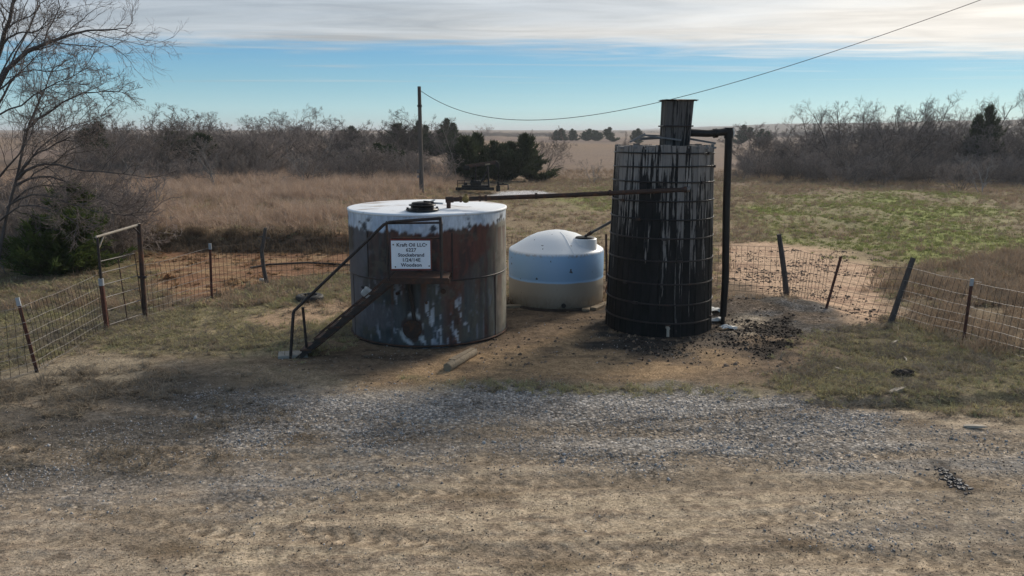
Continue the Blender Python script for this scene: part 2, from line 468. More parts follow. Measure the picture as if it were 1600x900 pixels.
Z_FIELD = Zone([(250, 372), (560, 366), (700, 330), (700, 306), (640, 290), (420, 282), (230, 284), (120, 330)], 0.8, 1.0, 2.5, 120)
Z_FRONTG = Zone([(640, 590), (800, 600), (960, 606), (1050, 600), (1240, 612), (1180, 622), (960, 614), (700, 612)], 0.2, 0.35, 0.6, 121)
Z_STRAWL = Zone([(-100, 640), (-60, 590), (130, 555), (230, 560), (200, 600), (80, 640)], 0.35, 0.5, 0.8, 122)
Z_LEFTWILD = Zone([(-250, 600), (-60, 600), (120, 545), (220, 500), (240, 390), (100, 420), (-250, 450)], 0.5, 0.6, 1.2, 123)
Z_WILDR = Zone([(1405, 505), (1400, 440), (1440, 425), (1540, 400), (1700, 380), (1750, 560), (1600, 565), (1500, 540)], 0.8, 1.0, 1.6, 124)
SPOTS = [ground(270, 860), ground(1250, 850), ground(1430, 660), ground(1500, 760), ground(470, 680), ground(870, 885), ground(760, 775)]

def ground_colour(x, y):
    n1, n2, n3 = fbm(x / 1.6, y / 0.9, 5, 201), fbm(x * 1.3, y * 2.6, 5, 202, 0.6), fbm(x / 6, y / 4, 4, 203)
    def C(*c): return np.array(c)
    col = np.zeros(x.shape + (3,))
    def lay(c, m):
        nonlocal col
        m = np.clip(m, 0, 1)[..., None]
        col = col * (1 - m) + np.asarray(c) * m
    # open country
    col[:] = C(.175, .130, .088)
    lay(C(.165, .125, .108), sstep(y, 40, 100) * (0.45 + 0.55 * n3))
    lay(C(.140, .104, .090), sstep(fbm(x / 40, y / 60, 4, 204), 0.5, 0.62) * sstep(y, 70, 140))
    lay(C(.18, .130, .095), sstep(fbm(x / 130, y / 55, 4, 205), 0.52, 0.6) * sstep(y, 130, 220))
    near = 1 - sstep(y, 38, 70)
    lay(C(.125, .096, .065), near * sstep(fbm(x / 1.7, y / 2.6, 5, 240, .6), 0.46, 0.60) * .85)
    lay(C(.145, .122, .070), 0.8 * sstep(fbm(x / 5, y / 5, 4, 206), 0.48, 0.62) * near)
    lay(C(.105, .088, .080), 0.85 * sstep(x - 0.12 * (y - 300), 90, 200) * sstep(y, 240, 330))
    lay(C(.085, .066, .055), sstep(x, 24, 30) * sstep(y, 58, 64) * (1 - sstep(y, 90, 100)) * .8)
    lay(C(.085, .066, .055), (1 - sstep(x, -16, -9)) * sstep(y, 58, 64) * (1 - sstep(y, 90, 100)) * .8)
    # turning area
    road = 1 - sstep(y + 1.2 * (n1 - 0.5), 11.0, 12.4)
    lay(C(.335, .275, .205), road)
    lay(C(.390, .318, .235), road * sstep(n1, 0.46, 0.72) * 0.6)
    lay(C(.195, .157, .120), road * sstep(n2, 0.50, 0.66) * 0.55)
    lay(C(.180, .142, .108), road * sstep(fbm(x / .9, y * 2.2, 5, 241, .62), 0.54, 0.66) * 0.45)
    lay(C(.21, .180, .155), road * sstep(n3, 0.50, 0.64) * 0.6)
    lay(C(.185, .150, .120), road * sstep(fbm(x / 2.6, (y - .09 * x) / .10, 4, 250, .6), .52, .64) * .5)
    lay(C(.40, .325, .245), road * sstep(fbm(x / 2.6, (y - .06 * x) / .16, 4, 252, .6), .54, .68) * .55)
    lay(C(.150, .116, .090), road * sstep(fbm(x * 5.5, y * 9, 3, 251, .75), .585, .64) * .65)
    yard = sstep(y + 1.2 * (n1 - 0.5), 11.0, 12.4) * (1 - sstep(y, 19, 24))
    lay(C(.17, .135, .098), yard)
    lay(C(.125, .105, .072), yard * sstep(n2, 0.45, 0.66) * 0.8)
    lay(C(.20, .155, .105), Z_MIDBROWN(x, y) * 0.9)
    lay(C(.18, .13, .085), Z_FIELD(x, y))
    lay(C(.120, .105, .062), Z_LEFTWILD(x, y) * 0.8)
    lay(C(.165, .095, .060), Z_LITTER(x, y))
    lay(C(.245, .175, .105), Z_LITTER(x, y) * sstep(n2, 0.5, 0.65) * 0.7)
    lay(C(.175, .150, .095), Z_GRASSL(x, y))
    lay(C(.23, .19, .125), Z_GRASSL(x, y) * sstep(n1, 0.5, 0.66) * 0.8)
    lay(C(.27, .195, .135), Z_BARE_L(x, y))
    s = Z_SAND(x, y)
    lay(C(.39, .275, .195), s); lay(C(.27, .175, .125), s * sstep(n2, 0.52, 0.66) * 0.8)
    g = np.maximum(Z_GREEN(x, y), Z_GREEN2(x, y))
    lay(C(.19, .17, .095), g); lay(C(.165, .185, .058), g * sstep(fbm(x / 2.5, y / 3.5, 4, 207), 0.5, 0.66))
    lay(C(.17, .13, .085), g * sstep(fbm(x / 3, y / 4, 4, 208), 0.56, 0.7) * 0.8)
    lay(C(.15, .115, .075), Z_WILDR(x, y))
    lay(C(.155, .124, .082), Z_GRASSR(x, y)); lay(C(.128, .112, .062), Z_GRASSR(x, y) * sstep(n1, 0.46, 0.6))
    p = Z_PAD(x, y)
    lay(C(.138, .101, .071), p); lay(C(.064, .049, .038), p * sstep(n2, 0.47, 0.60) * 0.8)
    o = Z_ORANGE(x, y)
    lay(C(.255, .178, .108), o * 0.85); lay(C(.125, .092, .065), o * sstep(n2, 0.56, 0.68) * 0.8)
    lay(C(.115, .105, .062), Z_FRONTG(x, y) * 0.8)
    lay(C(.070, .062, .056), Z_HEAP(x, y)); lay(C(.15, .14, .135), Z_HEAP(x, y) * sstep(n2, 0.5, 0.62) * 0.6); lay(C(.13, .095, .068), Z_HEAP(x, y) * sstep(n1, 0.5, 0.6) * 0.7)
    lay(C(.30, .25, .195), Z_PALE(x, y))
    lay(C(.040, .032, .028), Z_SLUDGE(x, y) * sstep(n2, 0.30, 0.42))
    lay(C(.030, .028, .027), Z_OILY(x, y) * (0.55 + 0.45 * sstep(n2, 0.4, 0.55)))
    gr = np.maximum(Z_GRAVEL(x, y), np.maximum(np.maximum(Z_GRAVEL2(x, y), Z_GRAVEL3(x, y) * .6) * 0.8, Z_GRAVEL4(x, y) * .65))
    gr = gr * (0.55 + 0.45 * sstep(n1, 0.34, 0.58))
    lay(C(.195, .180, .168), gr)
    lay(C(.108, .099, .092), gr * sstep(n2, 0.48, 0.64) * 0.75)
    lay(C(.245, .232, .222), gr * sstep(fbm(x / 1.2, y / .5, 4, 209), 0.54, 0.68) * 0.7)
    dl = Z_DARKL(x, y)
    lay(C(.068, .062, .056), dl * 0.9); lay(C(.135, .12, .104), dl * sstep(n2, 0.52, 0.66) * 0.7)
    lay(C(.24, .205, .155), Z_STRAWL(x, y) * 0.6)
    wl = Z_WELLPAD(x, y); lay(C(.40, .40, .42), wl)
    for k in range(RUTS):
        dy = y - rut_y(x, k) - 0.15 * (fbm(x / 1.5, x * 0, 2, 40 + k) - 0.5)
        lay(C(.17, .134, .10), road * np.exp(-(dy / .16) ** 4) * (1 - tread(x, dy, .16)) * (.3 + .7 * sstep(fbm(x / 1.1, y / 3, 2, 50 + k), .35, .6)) * .8 * (1 - .7 * gr))  # shade in the tread grooves put into the colour
        lay(C(.41, .33, .245), road * np.exp(-(dy / .16) ** 4) * tread(x, dy, .16) * (.3 + .7 * sstep(fbm(x / 1.1, y / 3, 2, 50 + k), .35, .6)) * .75 * (1 - .7 * gr))  # raised lug bars coloured paler, as if lit
        lay(C(.165, .136, .106), road * np.exp(-(dy / .2) ** 2) * sstep(fbm(x / 1.3, y, 3, 220 + k), .42, .62) * 0.6)
    for i, q in enumerate(SPOTS):
        lay(C(.105, .078, .052), np.exp(-(((x - q.x) / .38) ** 2 + ((y - q.y) / .16) ** 2) * (0.5 + fbm(x * 3, y * 3, 3, 230 + i))) * 0.8)
    lay(C(.045, .038, .034), Z_CHIP(x, y) * .9)
    lay(C(.030, .024, .020), Z_SLUDGE(x, y) * sstep(n2, .36, .46) * .9)
    grass = np.clip(np.maximum.reduce([Z_GRASSL(x, y), Z_GRASSR(x, y), g, Z_LITTER(x, y), dl * 0.6]), 0, 1)
    wet = np.clip(Z_OILY(x, y) * 0.25, 0, 1)
    gr = np.clip(np.maximum(gr, np.maximum(wl, Z_HEAP(x, y) * 0.7)), 0, 1)
    return col * np.array([1.42, 1.36, 1.26]) * (1 - .06 * road[..., None]), gr, grass, wet

def axis_pts(a, b, step, out_hi, ratio, neg=False):
    p = list(np.arange(a, b, step)); s = step; q = b
    while q < out_hi:
        p.append(q); s *= ratio; q += s
    return p + [out_hi]
def make_ground():
    ys = axis_pts(11, 21, 0.075, 6000, 1.034)
    ys = list(np.arange(4.5, 11, 0.035)) + ys
    back = [4.5 - 0.2 * (1.35 ** k - 1) / 0.35 for k in range(1, 20)]
    ys = np.array(back[::-1] + ys)
    xr = axis_pts(0, 9.6, 0.048, 6000, 1.045)
    xs = np.array([-q for q in xr[:0:-1]] + xr)
    X, Y = np.meshgrid(xs, ys)
    Z = terrain(X, Y)
    V = np.stack([X, Y, Z], -1).reshape(-1, 3)
    ny, nx = X.shape
    i = np.arange(ny - 1)[:, None] * nx + np.arange(nx - 1)[None]
    F = np.stack([i, i + 1, i + 1 + nx, i + nx], -1).reshape(-1, 4)
    c, gr, grass, wet = ground_colour(X, Y)
    m = new_mat('ground'); t = NT(m)
    P = t.coord()
    base = t.attr('Col'); zone = t.n('ShaderNodeSeparateColor'); t.put(zone.inputs[0], t.attr('Zone'))
    gv, gs, wt = zone.outputs[0], zone.outputs[1], zone.outputs[2]
    n0 = t.noise(P, 0.9, 6, 0.6); n1 = t.noise(P, 6, 5, 0.7); n2 = t.noise(t.mapping(P, (30, 44, 30)), 1.0, 4, 0.75)
    k = t.math('MULTIPLY', t.math('MULTIPLY', t.rng(n1, 0.25, 0.75, 0.50, 1.50), t.rng(n2, 0.28, 0.72, 0.38, 1.62)), t.rng(n0, 0.3, 0.7, 0.88, 1.12))
    c1 = t.scale(base, k)
    vo = t.n('ShaderNodeTexVoronoi'); t.put(vo.inputs['Vector'], P); vo.inputs['Scale'].default_value = 21.0
    vs = t.n('ShaderNodeSeparateColor'); t.put(vs.inputs[0], vo.outputs['Color'])
    peb = t.scale(base, t.math('MULTIPLY', t.rng(vs.outputs[0], 0, 1, 0.30, 2.2), t.rng(vo.outputs['Distance'], 0.25, 0.75, 1.25, 0.45)))
    c2 = t.mix(t.math('MULTIPLY', gv, t.rng(n1, 0.38, 0.58, 0.25, 1.0)), c1, peb)
    # dark crumbs and pale grit on the bare soil
    cr = t.rng(t.noise(t.mapping(P, (13, 24, 13)), 1.0, 3, 0.8), 0.58, 0.63)
    c3 = t.mix(t.math('MULTIPLY', cr, 0.8), c2, t.scale(base, 0.38))
    h = t.math('ADD', t.math('MULTIPLY', n2, 0.35), t.math('ADD', t.math('MULTIPLY', n1, 1.2), t.math('MULTIPLY', t.math('MULTIPLY', gv, t.rng(vo.outputs['Distance'], 0, 0.7, 1, 0)), 0.6)))
    t.out(c3, t.rng(wt, 0, 1, 0.93, 0.30), 0.0, t.bump(h, 0.7, 0.035), 0.05)
    me = mesh_np('ground', V, F, m, True)
    a = me.attributes.new('Col', 'FLOAT_COLOR', 'POINT')
    a.data.foreach_set('color', np.concatenate([c, np.ones(c.shape[:2] + (1,))], -1).astype(np.float32).ravel())
    a = me.attributes.new('Zone', 'FLOAT_COLOR', 'POINT')
    a.data.foreach_set('color', np.stack([gr, grass, wet, np.ones_like(gr)], -1).astype(np.float32).ravel())
    o = bpy.data.objects.new('ground', me); COL.objects.link(o)
    return tag(o, 'bare dirt and gravel yard running out into dry winter pasture', None, None, 'structure')
make_ground()

# ------------------------------------------------------------------ scattered ground cover
def gn_group(protos):
    g = bpy.data.node_groups.new('scatter', 'GeometryNodeTree')
    g.interface.new_socket('Geometry', in_out='INPUT', socket_type='NodeSocketGeometry')
    g.interface.new_socket('Geometry', in_out='OUTPUT', socket_type='NodeSocketGeometry')
    nd, ln = g.nodes, g.links
    i, o = nd.new('NodeGroupInput'), nd.new('NodeGroupOutput')
    ins = nd.new('GeometryNodeInstanceOnPoints')
    ln.new(i.outputs[0], ins.inputs['Points'])
    j = nd.new('GeometryNodeJoinGeometry')
    for p in protos:
        oi = nd.new('GeometryNodeObjectInfo'); oi.inputs['Object'].default_value = p; oi.inputs['As Instance'].default_value = True
        ln.new(oi.outputs['Geometry'], j.inputs[0])
    ln.new(j.outputs[0], ins.inputs['Instance'])
    ins.inputs['Pick Instance'].default_value = True
    def named(n, typ):
        a = nd.new('GeometryNodeInputNamedAttribute'); a.data_type = typ; a.inputs[0].default_value = n
        return a.outputs[0]
    ln.new(named('idx', 'INT'), ins.inputs['Instance Index'])
    e2r = nd.new('FunctionNodeEulerToRotation'); ln.new(named('rot', 'FLOAT_VECTOR'), e2r.inputs[0])
    ln.new(e2r.outputs[0], ins.inputs['Rotation'])
    ln.new(named('scl', 'FLOAT_VECTOR'), ins.inputs['Scale'])
    ln.new(ins.outputs[0], o.inputs[0])
    return g
def scatter(name, P, rot, scl, protos, label):
    n = len(P)
    me = bpy.data.meshes.new(name)
    me.vertices.add(n); me.vertices.foreach_set('co', np.asarray(P, np.float32).ravel())
    def at(nm, ty, arr, key):
        a = me.attributes.new(nm, ty, 'POINT'); a.data.foreach_set(key, np.ascontiguousarray(arr).ravel())
    scl = np.asarray(scl, np.float32)
    if scl.ndim == 1: scl = np.repeat(scl[:, None], 3, 1)
    at('rot', 'FLOAT_VECTOR', np.asarray(rot, np.float32), 'vector'); at('scl', 'FLOAT_VECTOR', scl, 'vector')
    at('idx', 'INT', rng.integers(0, len(protos), n).astype(np.int32), 'value')
    me.update()
    o = bpy.data.objects.new(name, me); COL.objects.link(o)
    md = o.modifiers.new('scatter', 'NODES'); md.node_group = gn_group(protos)
    return tag(o, label, None, None, 'stuff')
def proto(name, V, F, mat, smooth=False):
    return bpy.data.objects.new(name, mesh_np(name, V, F, mat, smooth))      # shape only, never linked itself
def stone_proto(k, mat, flat=0.6):
    r = np.random.default_rng(k)
    t = (1 + 5 ** .5) / 2
    V = np.array([(-1, t, 0), (1, t, 0), (-1, -t, 0), (1, -t, 0), (0, -1, t), (0, 1, t), (0, -1, -t), (0, 1, -t), (t, 0, -1), (t, 0, 1), (-t, 0, -1), (-t, 0, 1)]) / 1.9
    F = [(0, 11, 5), (0, 5, 1), (0, 1, 7), (0, 7, 10), (0, 10, 11), (1, 5, 9), (5, 11, 4), (11, 10, 2), (10, 7, 6), (7, 1, 8), (3, 9, 4), (3, 4, 2), (3, 2, 6), (3, 6, 8), (3, 8, 9), (4, 9, 5), (2, 4, 11), (6, 2, 10), (8, 6, 7), (9, 8, 1)]
    V = V * r.uniform(0.65, 1.25, (12, 1)) * np.array([1, r.uniform(.6, .95), flat])
    return proto('stone_shape', V, F, mat)
def tuft_proto(k, mat, blades, h, spread, bend, width, segs=2):
    r = np.random.default_rng(k)
    V, F = [], []
    for _ in range(blades):
        a = r.uniform(0, 2 * math.pi); p = np.array([math.cos(a), math.sin(a), 0]) * spread * r.uniform(0, 1)
        b = r.uniform(0, 2 * math.pi); d = np.array([math.cos(b), math.sin(b), 0])
        L = h * r.uniform(.5, 1.1); be = bend * r.uniform(.3, 1.4); w = width * r.uniform(.7, 1.3)
        sd = np.array([-d[1], d[0], 0]) * w
        o = len(V)
        for s in range(segs + 1):
            q = s / segs
            c = p + d * L * be * q * q + np.array([0, 0, L * q * (1 - .35 * be * q)])
            if s < segs: V += [c - sd * (1 - q * .8), c + sd * (1 - q * .8)]
            else: V += [c]
        for s in range(segs - 1):
            F += [(o + 2 * s, o + 2 * s + 1, o + 2 * s + 3), (o + 2 * s, o + 2 * s + 3, o + 2 * s + 2)]
        e = o + 2 * (segs - 1)
        F += [(e, e + 1, e + 2)]
    return proto('tuft_shape', np.array(V), F, mat)
def leafmat(name, c1, c2, rough=0.8):
    m = new_mat(name); t = NT(m)
    r = t.random()
    n = t.noise(t.n('ShaderNodeNewGeometry').outputs['Position'], 0.45, 3, 0.6)
    c = t.mix(t.math('ADD', t.math('MULTIPLY', r, 0.6), t.math('MULTIPLY', t.rng(n, .3, .7), 0.4), True), c1, c2)
    c = t.scale(c, t.rng(t.noise(t.coord(), 9, 2), .3, .7, .8, 1.2))
    p = t.n('ShaderNodeBsdfDiffuse'); t.put(p.inputs[0], c)
    q = t.n('ShaderNodeBsdfTranslucent'); t.put(q.inputs[0], c)
    x = t.n('ShaderNodeMixShader'); x.inputs[0].default_value = 0.3
    t.ln.new(p.outputs[0], x.inputs[1]); t.ln.new(q.outputs[0], x.inputs[2])
    o = t.n('ShaderNodeOutputMaterial'); t.ln.new(x.outputs[0], o.inputs[0])
    return m
def spots(n, x0, x1, y0, y1, dens, power=1.0):
    """random points kept with the chance dens(x, y)"""
    x = rng.uniform(x0, x1, n); y = y0 + (y1 - y0) * rng.uniform(0, 1, n) ** power
    k = rng.uniform(0, 1, n) < dens(x, y)
    x, y = x[k], y[k]
    return np.stack([x, y, terrain(x, y)], -1)
def inview(x, y, m=0.5): return np.abs(x) < 0.66 * y + m
def upright(n, tilt=0.12):
    return np.stack([rng.normal(0, tilt, n), rng.normal(0, tilt, n), rng.uniform(0, 2 * math.pi, n)], -1)
def anyrot(n): return rng.uniform(0, 2 * math.pi, (n, 3))

M_STONE = noisy('gravel_stone', (.42, .39, .365), (.25, .23, .215), 9, rough=.9, bump=0, var=.5)
M_CLOD = noisy('dirt_clod', (.16, .112, .078), (.24, .17, .115), 9, rough=.95, bump=.4, var=.4)
M_CRUMB = noisy('dirt_crumb', (.36, .27, .19), (.24, .18, .13), 9, rough=.95, bump=0, var=.4)
M_TAR = noisy('tarry_clod', (.022, .017, .014), (.046, .034, .027), 9, rough=.85, bump=.4, var=.3, spec=.1)
M_STRAW = leafmat('dry_straw', (.36, .30, .225), (.18, .148, .112))
M_TALL = leafmat('tall_dry_grass', (.60, .455, .345), (.36, .25, .18))
M_GREENG = leafmat('winter_grass', (.32, .305, .145), (.50, .42, .26))
M_LUSH = leafmat('fresh_grass', (.22, .26, .075), (.33, .31, .14))
M_BROWN = leafmat('brown_grass', (.42, .31, .215), (.29, .215, .15))
M_WEED = leafmat('shade_toned_weeds', (.24, .175, .12), (.15, .115, .08))  # dark tone carries the shade of the bank face
M_LITTERM = leafmat('dead_leaves', (.25, .13, .072), (.34, .23, .125))
STONES = [stone_proto(k, M_STONE) for k in range(5)]
CLODS = [stone_proto(k + 20, M_CLOD, .5) for k in range(4)]
TARS = [stone_proto(k + 40, M_TAR, .4) for k in range(4)]
def gravel_density(x, y): return ground_colour(x, y)[1]
def scatter_all():
    P = spots(120000, -9, 10, 6.2, 13.2, lambda x, y: inview(x, y) * np.clip(gravel_density(x, y) * 1.0, 0, 1) * (0.35 + 0.65 * sstep(fbm(x * 1.2, y * 2, 3, 300), .4, .6)))
    n = len(P); s = np.exp(rng.normal(math.log(.0095), .42, n))
    scatter('gravel', P - np.array([0, 0, .001]), anyrot(n), s, STONES, 'loose grey gravel strewn across the turning area')
    P = spots(26000, -9, 10, 6.2, 16, lambda x, y: inview(x, y) * sstep(fbm(x * 1.4, y * 2.4, 4, 311), .42, .62) * (1 - Z_GRASSL(x, y)))
    n = len(P); s = np.clip(np.exp(rng.normal(math.log(.0065), .5, n)), 0, .02)
    scatter('pebbles', P + np.array([0, 0, .002]), anyrot(n), s, STONES[:2] + CLODS, 'scattered pebbles and crumbs on the bare dirt')
    P = spots(60000, -8, 9, 6.3, 12.5, lambda x, y: inview(x, y) * (1 - .7 * gravel_density(x, y)) * (.25 + .75 * sstep(fbm(x * 1.1, y * 1.9, 4, 314), .44, .6)), 1.2)
    n = len(P); s = np.exp(rng.normal(math.log(.0048), .4, n))
    scatter('dirt_crumbs', P + np.array([0, 0, .001]), anyrot(n), s, [stone_proto(k + 25, M_CRUMB, .7) for k in range(3)], 'fine crumbs of dry dirt over the turning area')
    # clods on the pad and on the trampled sand beyond the right fence
    P = spots(26000, -4, 13, 11.5, 26, lambda x, y: np.clip(Z_PAD(x, y) * .35 * sstep(fbm(x * 1.1, y * 1.6, 4, 301), .45, .6) + Z_SAND(x, y) * .9 * sstep(fbm(x * 1.2, y * 1.2, 4, 302), .46, .56), 0, 1))
    n = len(P); s = np.clip(np.exp(rng.normal(math.log(.024), .5, n)), 0, .06)
    scatter('dirt_clods', P, upright(n, .7), s, CLODS, 'dark clods of trampled dirt around the tanks and beyond the wire')
    P = spots(16000, 2, 7.5, 12.5, 16.5, lambda x, y: np.clip(Z_SLUDGE(x, y) * .5 + Z_OILY(x, y) * .22, 0, 1))
    n = len(P); s = np.clip(np.exp(rng.normal(math.log(.017), .55, n)), 0, .05)
    scatter('oil_sludge', P, upright(n, .8), s, TARS, 'black oily sludge crumbled on the ground by the standpipe')
    P = spots(3500, -13, 2, 16.5, 27, lambda x, y: Z_LITTER(x, y) * sstep(fbm(x * .9, y * .9, 4, 303), .40, .58))
    n = len(P); s = np.exp(rng.normal(math.log(.055), .5, n))
    scatter('leaf_litter', P, upright(n, .3), s, [tuft_proto(60 + k, M_LITTERM, 14, .9, 1.0, 2.2, .22) for k in range(3)], 'reddish dead leaf litter beyond the left wire fence')
    # short grass
    T = [tuft_proto(70 + k, M_GREENG, 16, .10, .07, 1.3, .006) for k in range(4)]
    TS = [tuft_proto(80 + k, M_STRAW, 12, .16, .09, 2.2, .006) for k in range(4)]
    def d1(x, y):
        n = fbm(x * 1.1, y * 1.1, 4, 304)
        return inview(x, y) * np.clip((np.maximum(Z_GRASSL(x, y), Z_GRASSR(x, y) * .85) + .5 * Z_LEFTWILD(x, y) + .55 * Z_FRONTG(x, y)) * (.2 + .8 * sstep(n, .34, .62)) * (1 - .9 * Z_BARE_L(x, y)), 0, 1)
    P = spots(80000, -16, 12, 10.5, 22, d1)
    n = len(P)
    scatter('short_grass', P, upright(n, .2), rng.uniform(.5, 1.15, n), T + TS[:1], 'short yellow-green winter grass in the yard')
    def d2(x, y):
        n = fbm(x * 1.3, y * 2.2, 4, 305)
        return inview(x, y) * np.clip((Z_DARKL(x, y) * .75 + Z_STRAWL(x, y) * 1.0 + Z_GRASSR(x, y) * .6 + Z_LEFTWILD(x, y) * .45 + .2 * Z_GRASSL(x, y)) * sstep(n, .40, .62), 0, 1)
    P = spots(70000, -15, 12, 8.5, 20, d2)
    n = len(P)
    scatter('straw', P, upright(n, .45), rng.uniform(.4, 1.1, n), TS, 'pale flattened straw over the soil along the fence lines')
    # tall field grass on the left
    TT = [tuft_proto(90 + k, M_TALL, 20, .80, .18, .65, .009, 3) for k in range(5)]
    TB = [tuft_proto(100 + k, M_BROWN, 18, .6, .2, .8, .010, 2) for k in range(4)]
    def d3(x, y):
        left = 1 - sstep(x + 1.5 * (fbm(x / 2, y / 2, 3, 309) - .5), -8.0 + (y - 27) * .10, -5.5 + (y - 27) * .10)
        b = BANK_Y - 0.05 * (x + 10)
        return inview(x, y, 4) * left * sstep(y, b - .1, b + 2.2) * (.25 + .75 * sstep(fbm(x / 2, y / 2, 3, 306), .36, .58))
    P = spots(26000, -48, 0, 25.5, 72, d3, 1.3)
    n = len(P)
    scatter('tall_grass', P, upright(n, .16), np.stack([rng.uniform(.7, 1.2, n), rng.uniform(.7, 1.2, n), rng.uniform(.4, 1.15, n) * (.35 + 1.1 * fbm(P[:, 0] / 2.2, P[:, 1] / 2.2, 3, 310)) * (.6 + .4 * sstep(P[:, 1], 26, 31))], -1), TT, 'tall tawny dry grass filling the field behind the left fence')
    def d4(x, y):
        g = np.maximum(Z_GREEN(x, y), Z_GREEN2(x, y))
        f = .15 + .85 * sstep(fbm(x / 3.5, y / 3.5, 4, 307), .42, .66)
        road = np.clip(Z_SAND(x, y) + Z_MIDBROWN(x, y) * .9 + Z_WELLPAD(x, y) + Z_LITTER(x, y), 0, 1)
        return inview(x, y, 3) * (1 - road) * np.clip(f * (1 - .8 * g) + .3 * sstep(y, 50, 60), 0, 1) * .8
    P = spots(26000, -45, 45, 17, 78, d4, 1.2)
    n = len(P)
    scatter('brown_grass', P, upright(n, .2), rng.uniform(.35, .95, n), TB, 'brown bunch grass dotted over the pasture')
    # rank dry growth beyond the right fence, dry tufts over the pasture
    TW = [tuft_proto(130 + k, M_BROWN, 26, .5, .2, .8, .007, 2) for k in range(3)] + [tuft_proto(135, M_STRAW, 20, .5, .2, .9, .006, 2)]
    P = spots(15000, 5.5, 26, 13.2, 32, lambda x, y: inview(x, y, 2) * Z_WILDR(x, y) * (.25 + .75 * sstep(fbm(x / 1.3, y / 1.6, 4, 312), .42, .58)))
    n = len(P)
    scatter('rank_grass', P, upright(n, .25), rng.uniform(.35, 1.05, n), TW, 'rank brown grass beyond the right-hand fence')
    TP = [tuft_proto(140 + k, M_BROWN, 18, .13, .17, 1.3, .010) for k in range(3)] + [tuft_proto(145 + k, M_GREENG, 18, .11, .17, 1.3, .010) for k in range(2)]
    def d6(x, y):
        bare = np.clip(Z_SAND(x, y) + Z_WELLPAD(x, y) + Z_LITTER(x, y), 0, 1)
        return inview(x, y, 3) * (1 - bare) * (.22 + .78 * sstep(fbm(x / 1.8, y / 2.8, 5, 313, .6), .36, .64)) * (1 - .45 * Z_MIDBROWN(x, y)) * (1 - .75 * Z_GREEN(x, y))
    P = spots(80000, -20, 40, 17.5, 66, d6, 1.25)
    n = len(P)
    scatter('pasture_tufts', P, upright(n, .2), rng.uniform(.5, 1.5, n), TP, 'short dry tufts over the rough pasture behind the tanks')
    TG = [tuft_proto(110 + k, M_LUSH, 20, .14, .16, 1.2, .012) for k in range(3)]
    P = spots(24000, 4, 40, 20, 56, lambda x, y: inview(x, y, 3) * np.maximum(Z_GREEN(x, y), Z_GREEN2(x, y)) * (.3 + .7 * sstep(fbm(x / 2.5, y / 3.5, 4, 207), .40, .60)))
    n = len(P)
    scatter('green_grass', P, upright(n, .2), rng.uniform(.4, 1.0, n), TG, 'fresh green grass on the hummocky ground at the right')
    # rough growth on the bank face, whose shade is put into its colour
    DB = [tuft_proto(120 + k, M_WEED, 22, .42, .2, 1.0, .010) for k in range(4)]
    def d5(x, y):
        b = BANK_Y - 0.05 * (x + 10)
        return (1 - sstep(x, -6.5, -3)) * np.exp(-((y - b + .1) / .55) ** 2)
    P = spots(5000, -22, -3, 24, 29, d5)
    n = len(P)
    scatter('bank_weeds', P, upright(n, .25), rng.uniform(.5, 1.1, n), DB, 'weeds on the face of the low bank, coloured dark for its shade')
scatter_all()

# ------------------------------------------------------------------ object materials
M_RUST = noisy('rusty_steel', (.085, .048, .034), (.045, .034, .030), 14, rough=.75, metal=.2, bump=.4, c3=(.15, .065, .035), c3scale=5, c3lo=.5, c3hi=.7)
M_RUSTRED = noisy('red_rusted_post', (.150, .060, .040), (.085, .040, .030), 10, rough=.8, metal=.1, bump=.3, c3=(.05, .035, .03), c3scale=4)
M_DARKSTEEL = noisy('dark_painted_steel', (.035, .030, .030), (.060, .048, .042), 12, rough=.5, metal=.3, bump=.25, c3=(.10, .052, .034), c3scale=4, c3lo=.56, c3hi=.72)
M_BLACKPIPE = noisy('oily_black_pipe', (.014, .012, .012), (.030, .025, .023), 8, (1, 1, .3), rough=.38, bump=.3, c3=(.055, .038, .028), c3scale=3, c3lo=.6, c3hi=.75)
M_GALV = noisy('pale_wire', (.30, .28, .265), (.20, .175, .155), 6, rough=.6, metal=.5, bump=0, c3=(.10, .08, .068), c3scale=1.2)
M_RUSTWIRE = noisy('rusty_wire', (.058, .047, .042), (.092, .072, .062), 5, rough=.8, metal=.3, bump=0)
M_WHITECAP = noisy('white_post_tip', (.42, .42, .42), (.30, .30, .30), 9, rough=.6, bump=.1)
M_OLDWOOD = noisy('weathered_post_wood', (.070, .060, .055), (.125, .105, .092), 7, (4, 4, .5), rough=.9, bump=.6, c3=(.03, .027, .025), c3scale=2)
M_TIMBER = noisy('pale_timber', (.33, .26, .175), (.19, .145, .10), 6, (1, 5, 5), rough=.85, bump=.5, c3=(.12, .09, .065), c3scale=3, c3lo=.58)
M_PALEWOOD = noisy('bleached_wood', (.50, .43, .34), (.34, .28, .22), 8, rough=.85, bump=.3)
M_CONC = noisy('concrete', (.33, .31, .27), (.24, .22, .19), 8, rough=.9, bump=.3)
M_BRASS = noisy('old_brass', (.30, .22, .085), (.16, .12, .055), 12, rough=.5, metal=.6, bump=.2)
M_RUBBER = noisy('black_rubber', (.020, .020, .021), (.045, .043, .040), 10, rough=.6, bump=.2)
M_WHITEPLASTIC = noisy('dirty_white_plastic', (.60, .60, .58), (.42, .40, .36), 7, rough=.5, bump=.2)
M_SIGN = noisy('sign_enamel', (.82, .84, .87), (.76, .79, .83), 3, rough=.35, bump=0, c3=(.42, .34, .27), c3scale=6, c3lo=.68, c3hi=.85)
M_SIGNTEXT = noisy('sign_lettering', (.020, .024, .04), (.03, .032, .05), 8, rough=.5, bump=0)
M_REDBOARD = noisy('red_primer_board', (.20, .042, .030), (.13, .035, .028), 8, rough=.7, bump=.2)
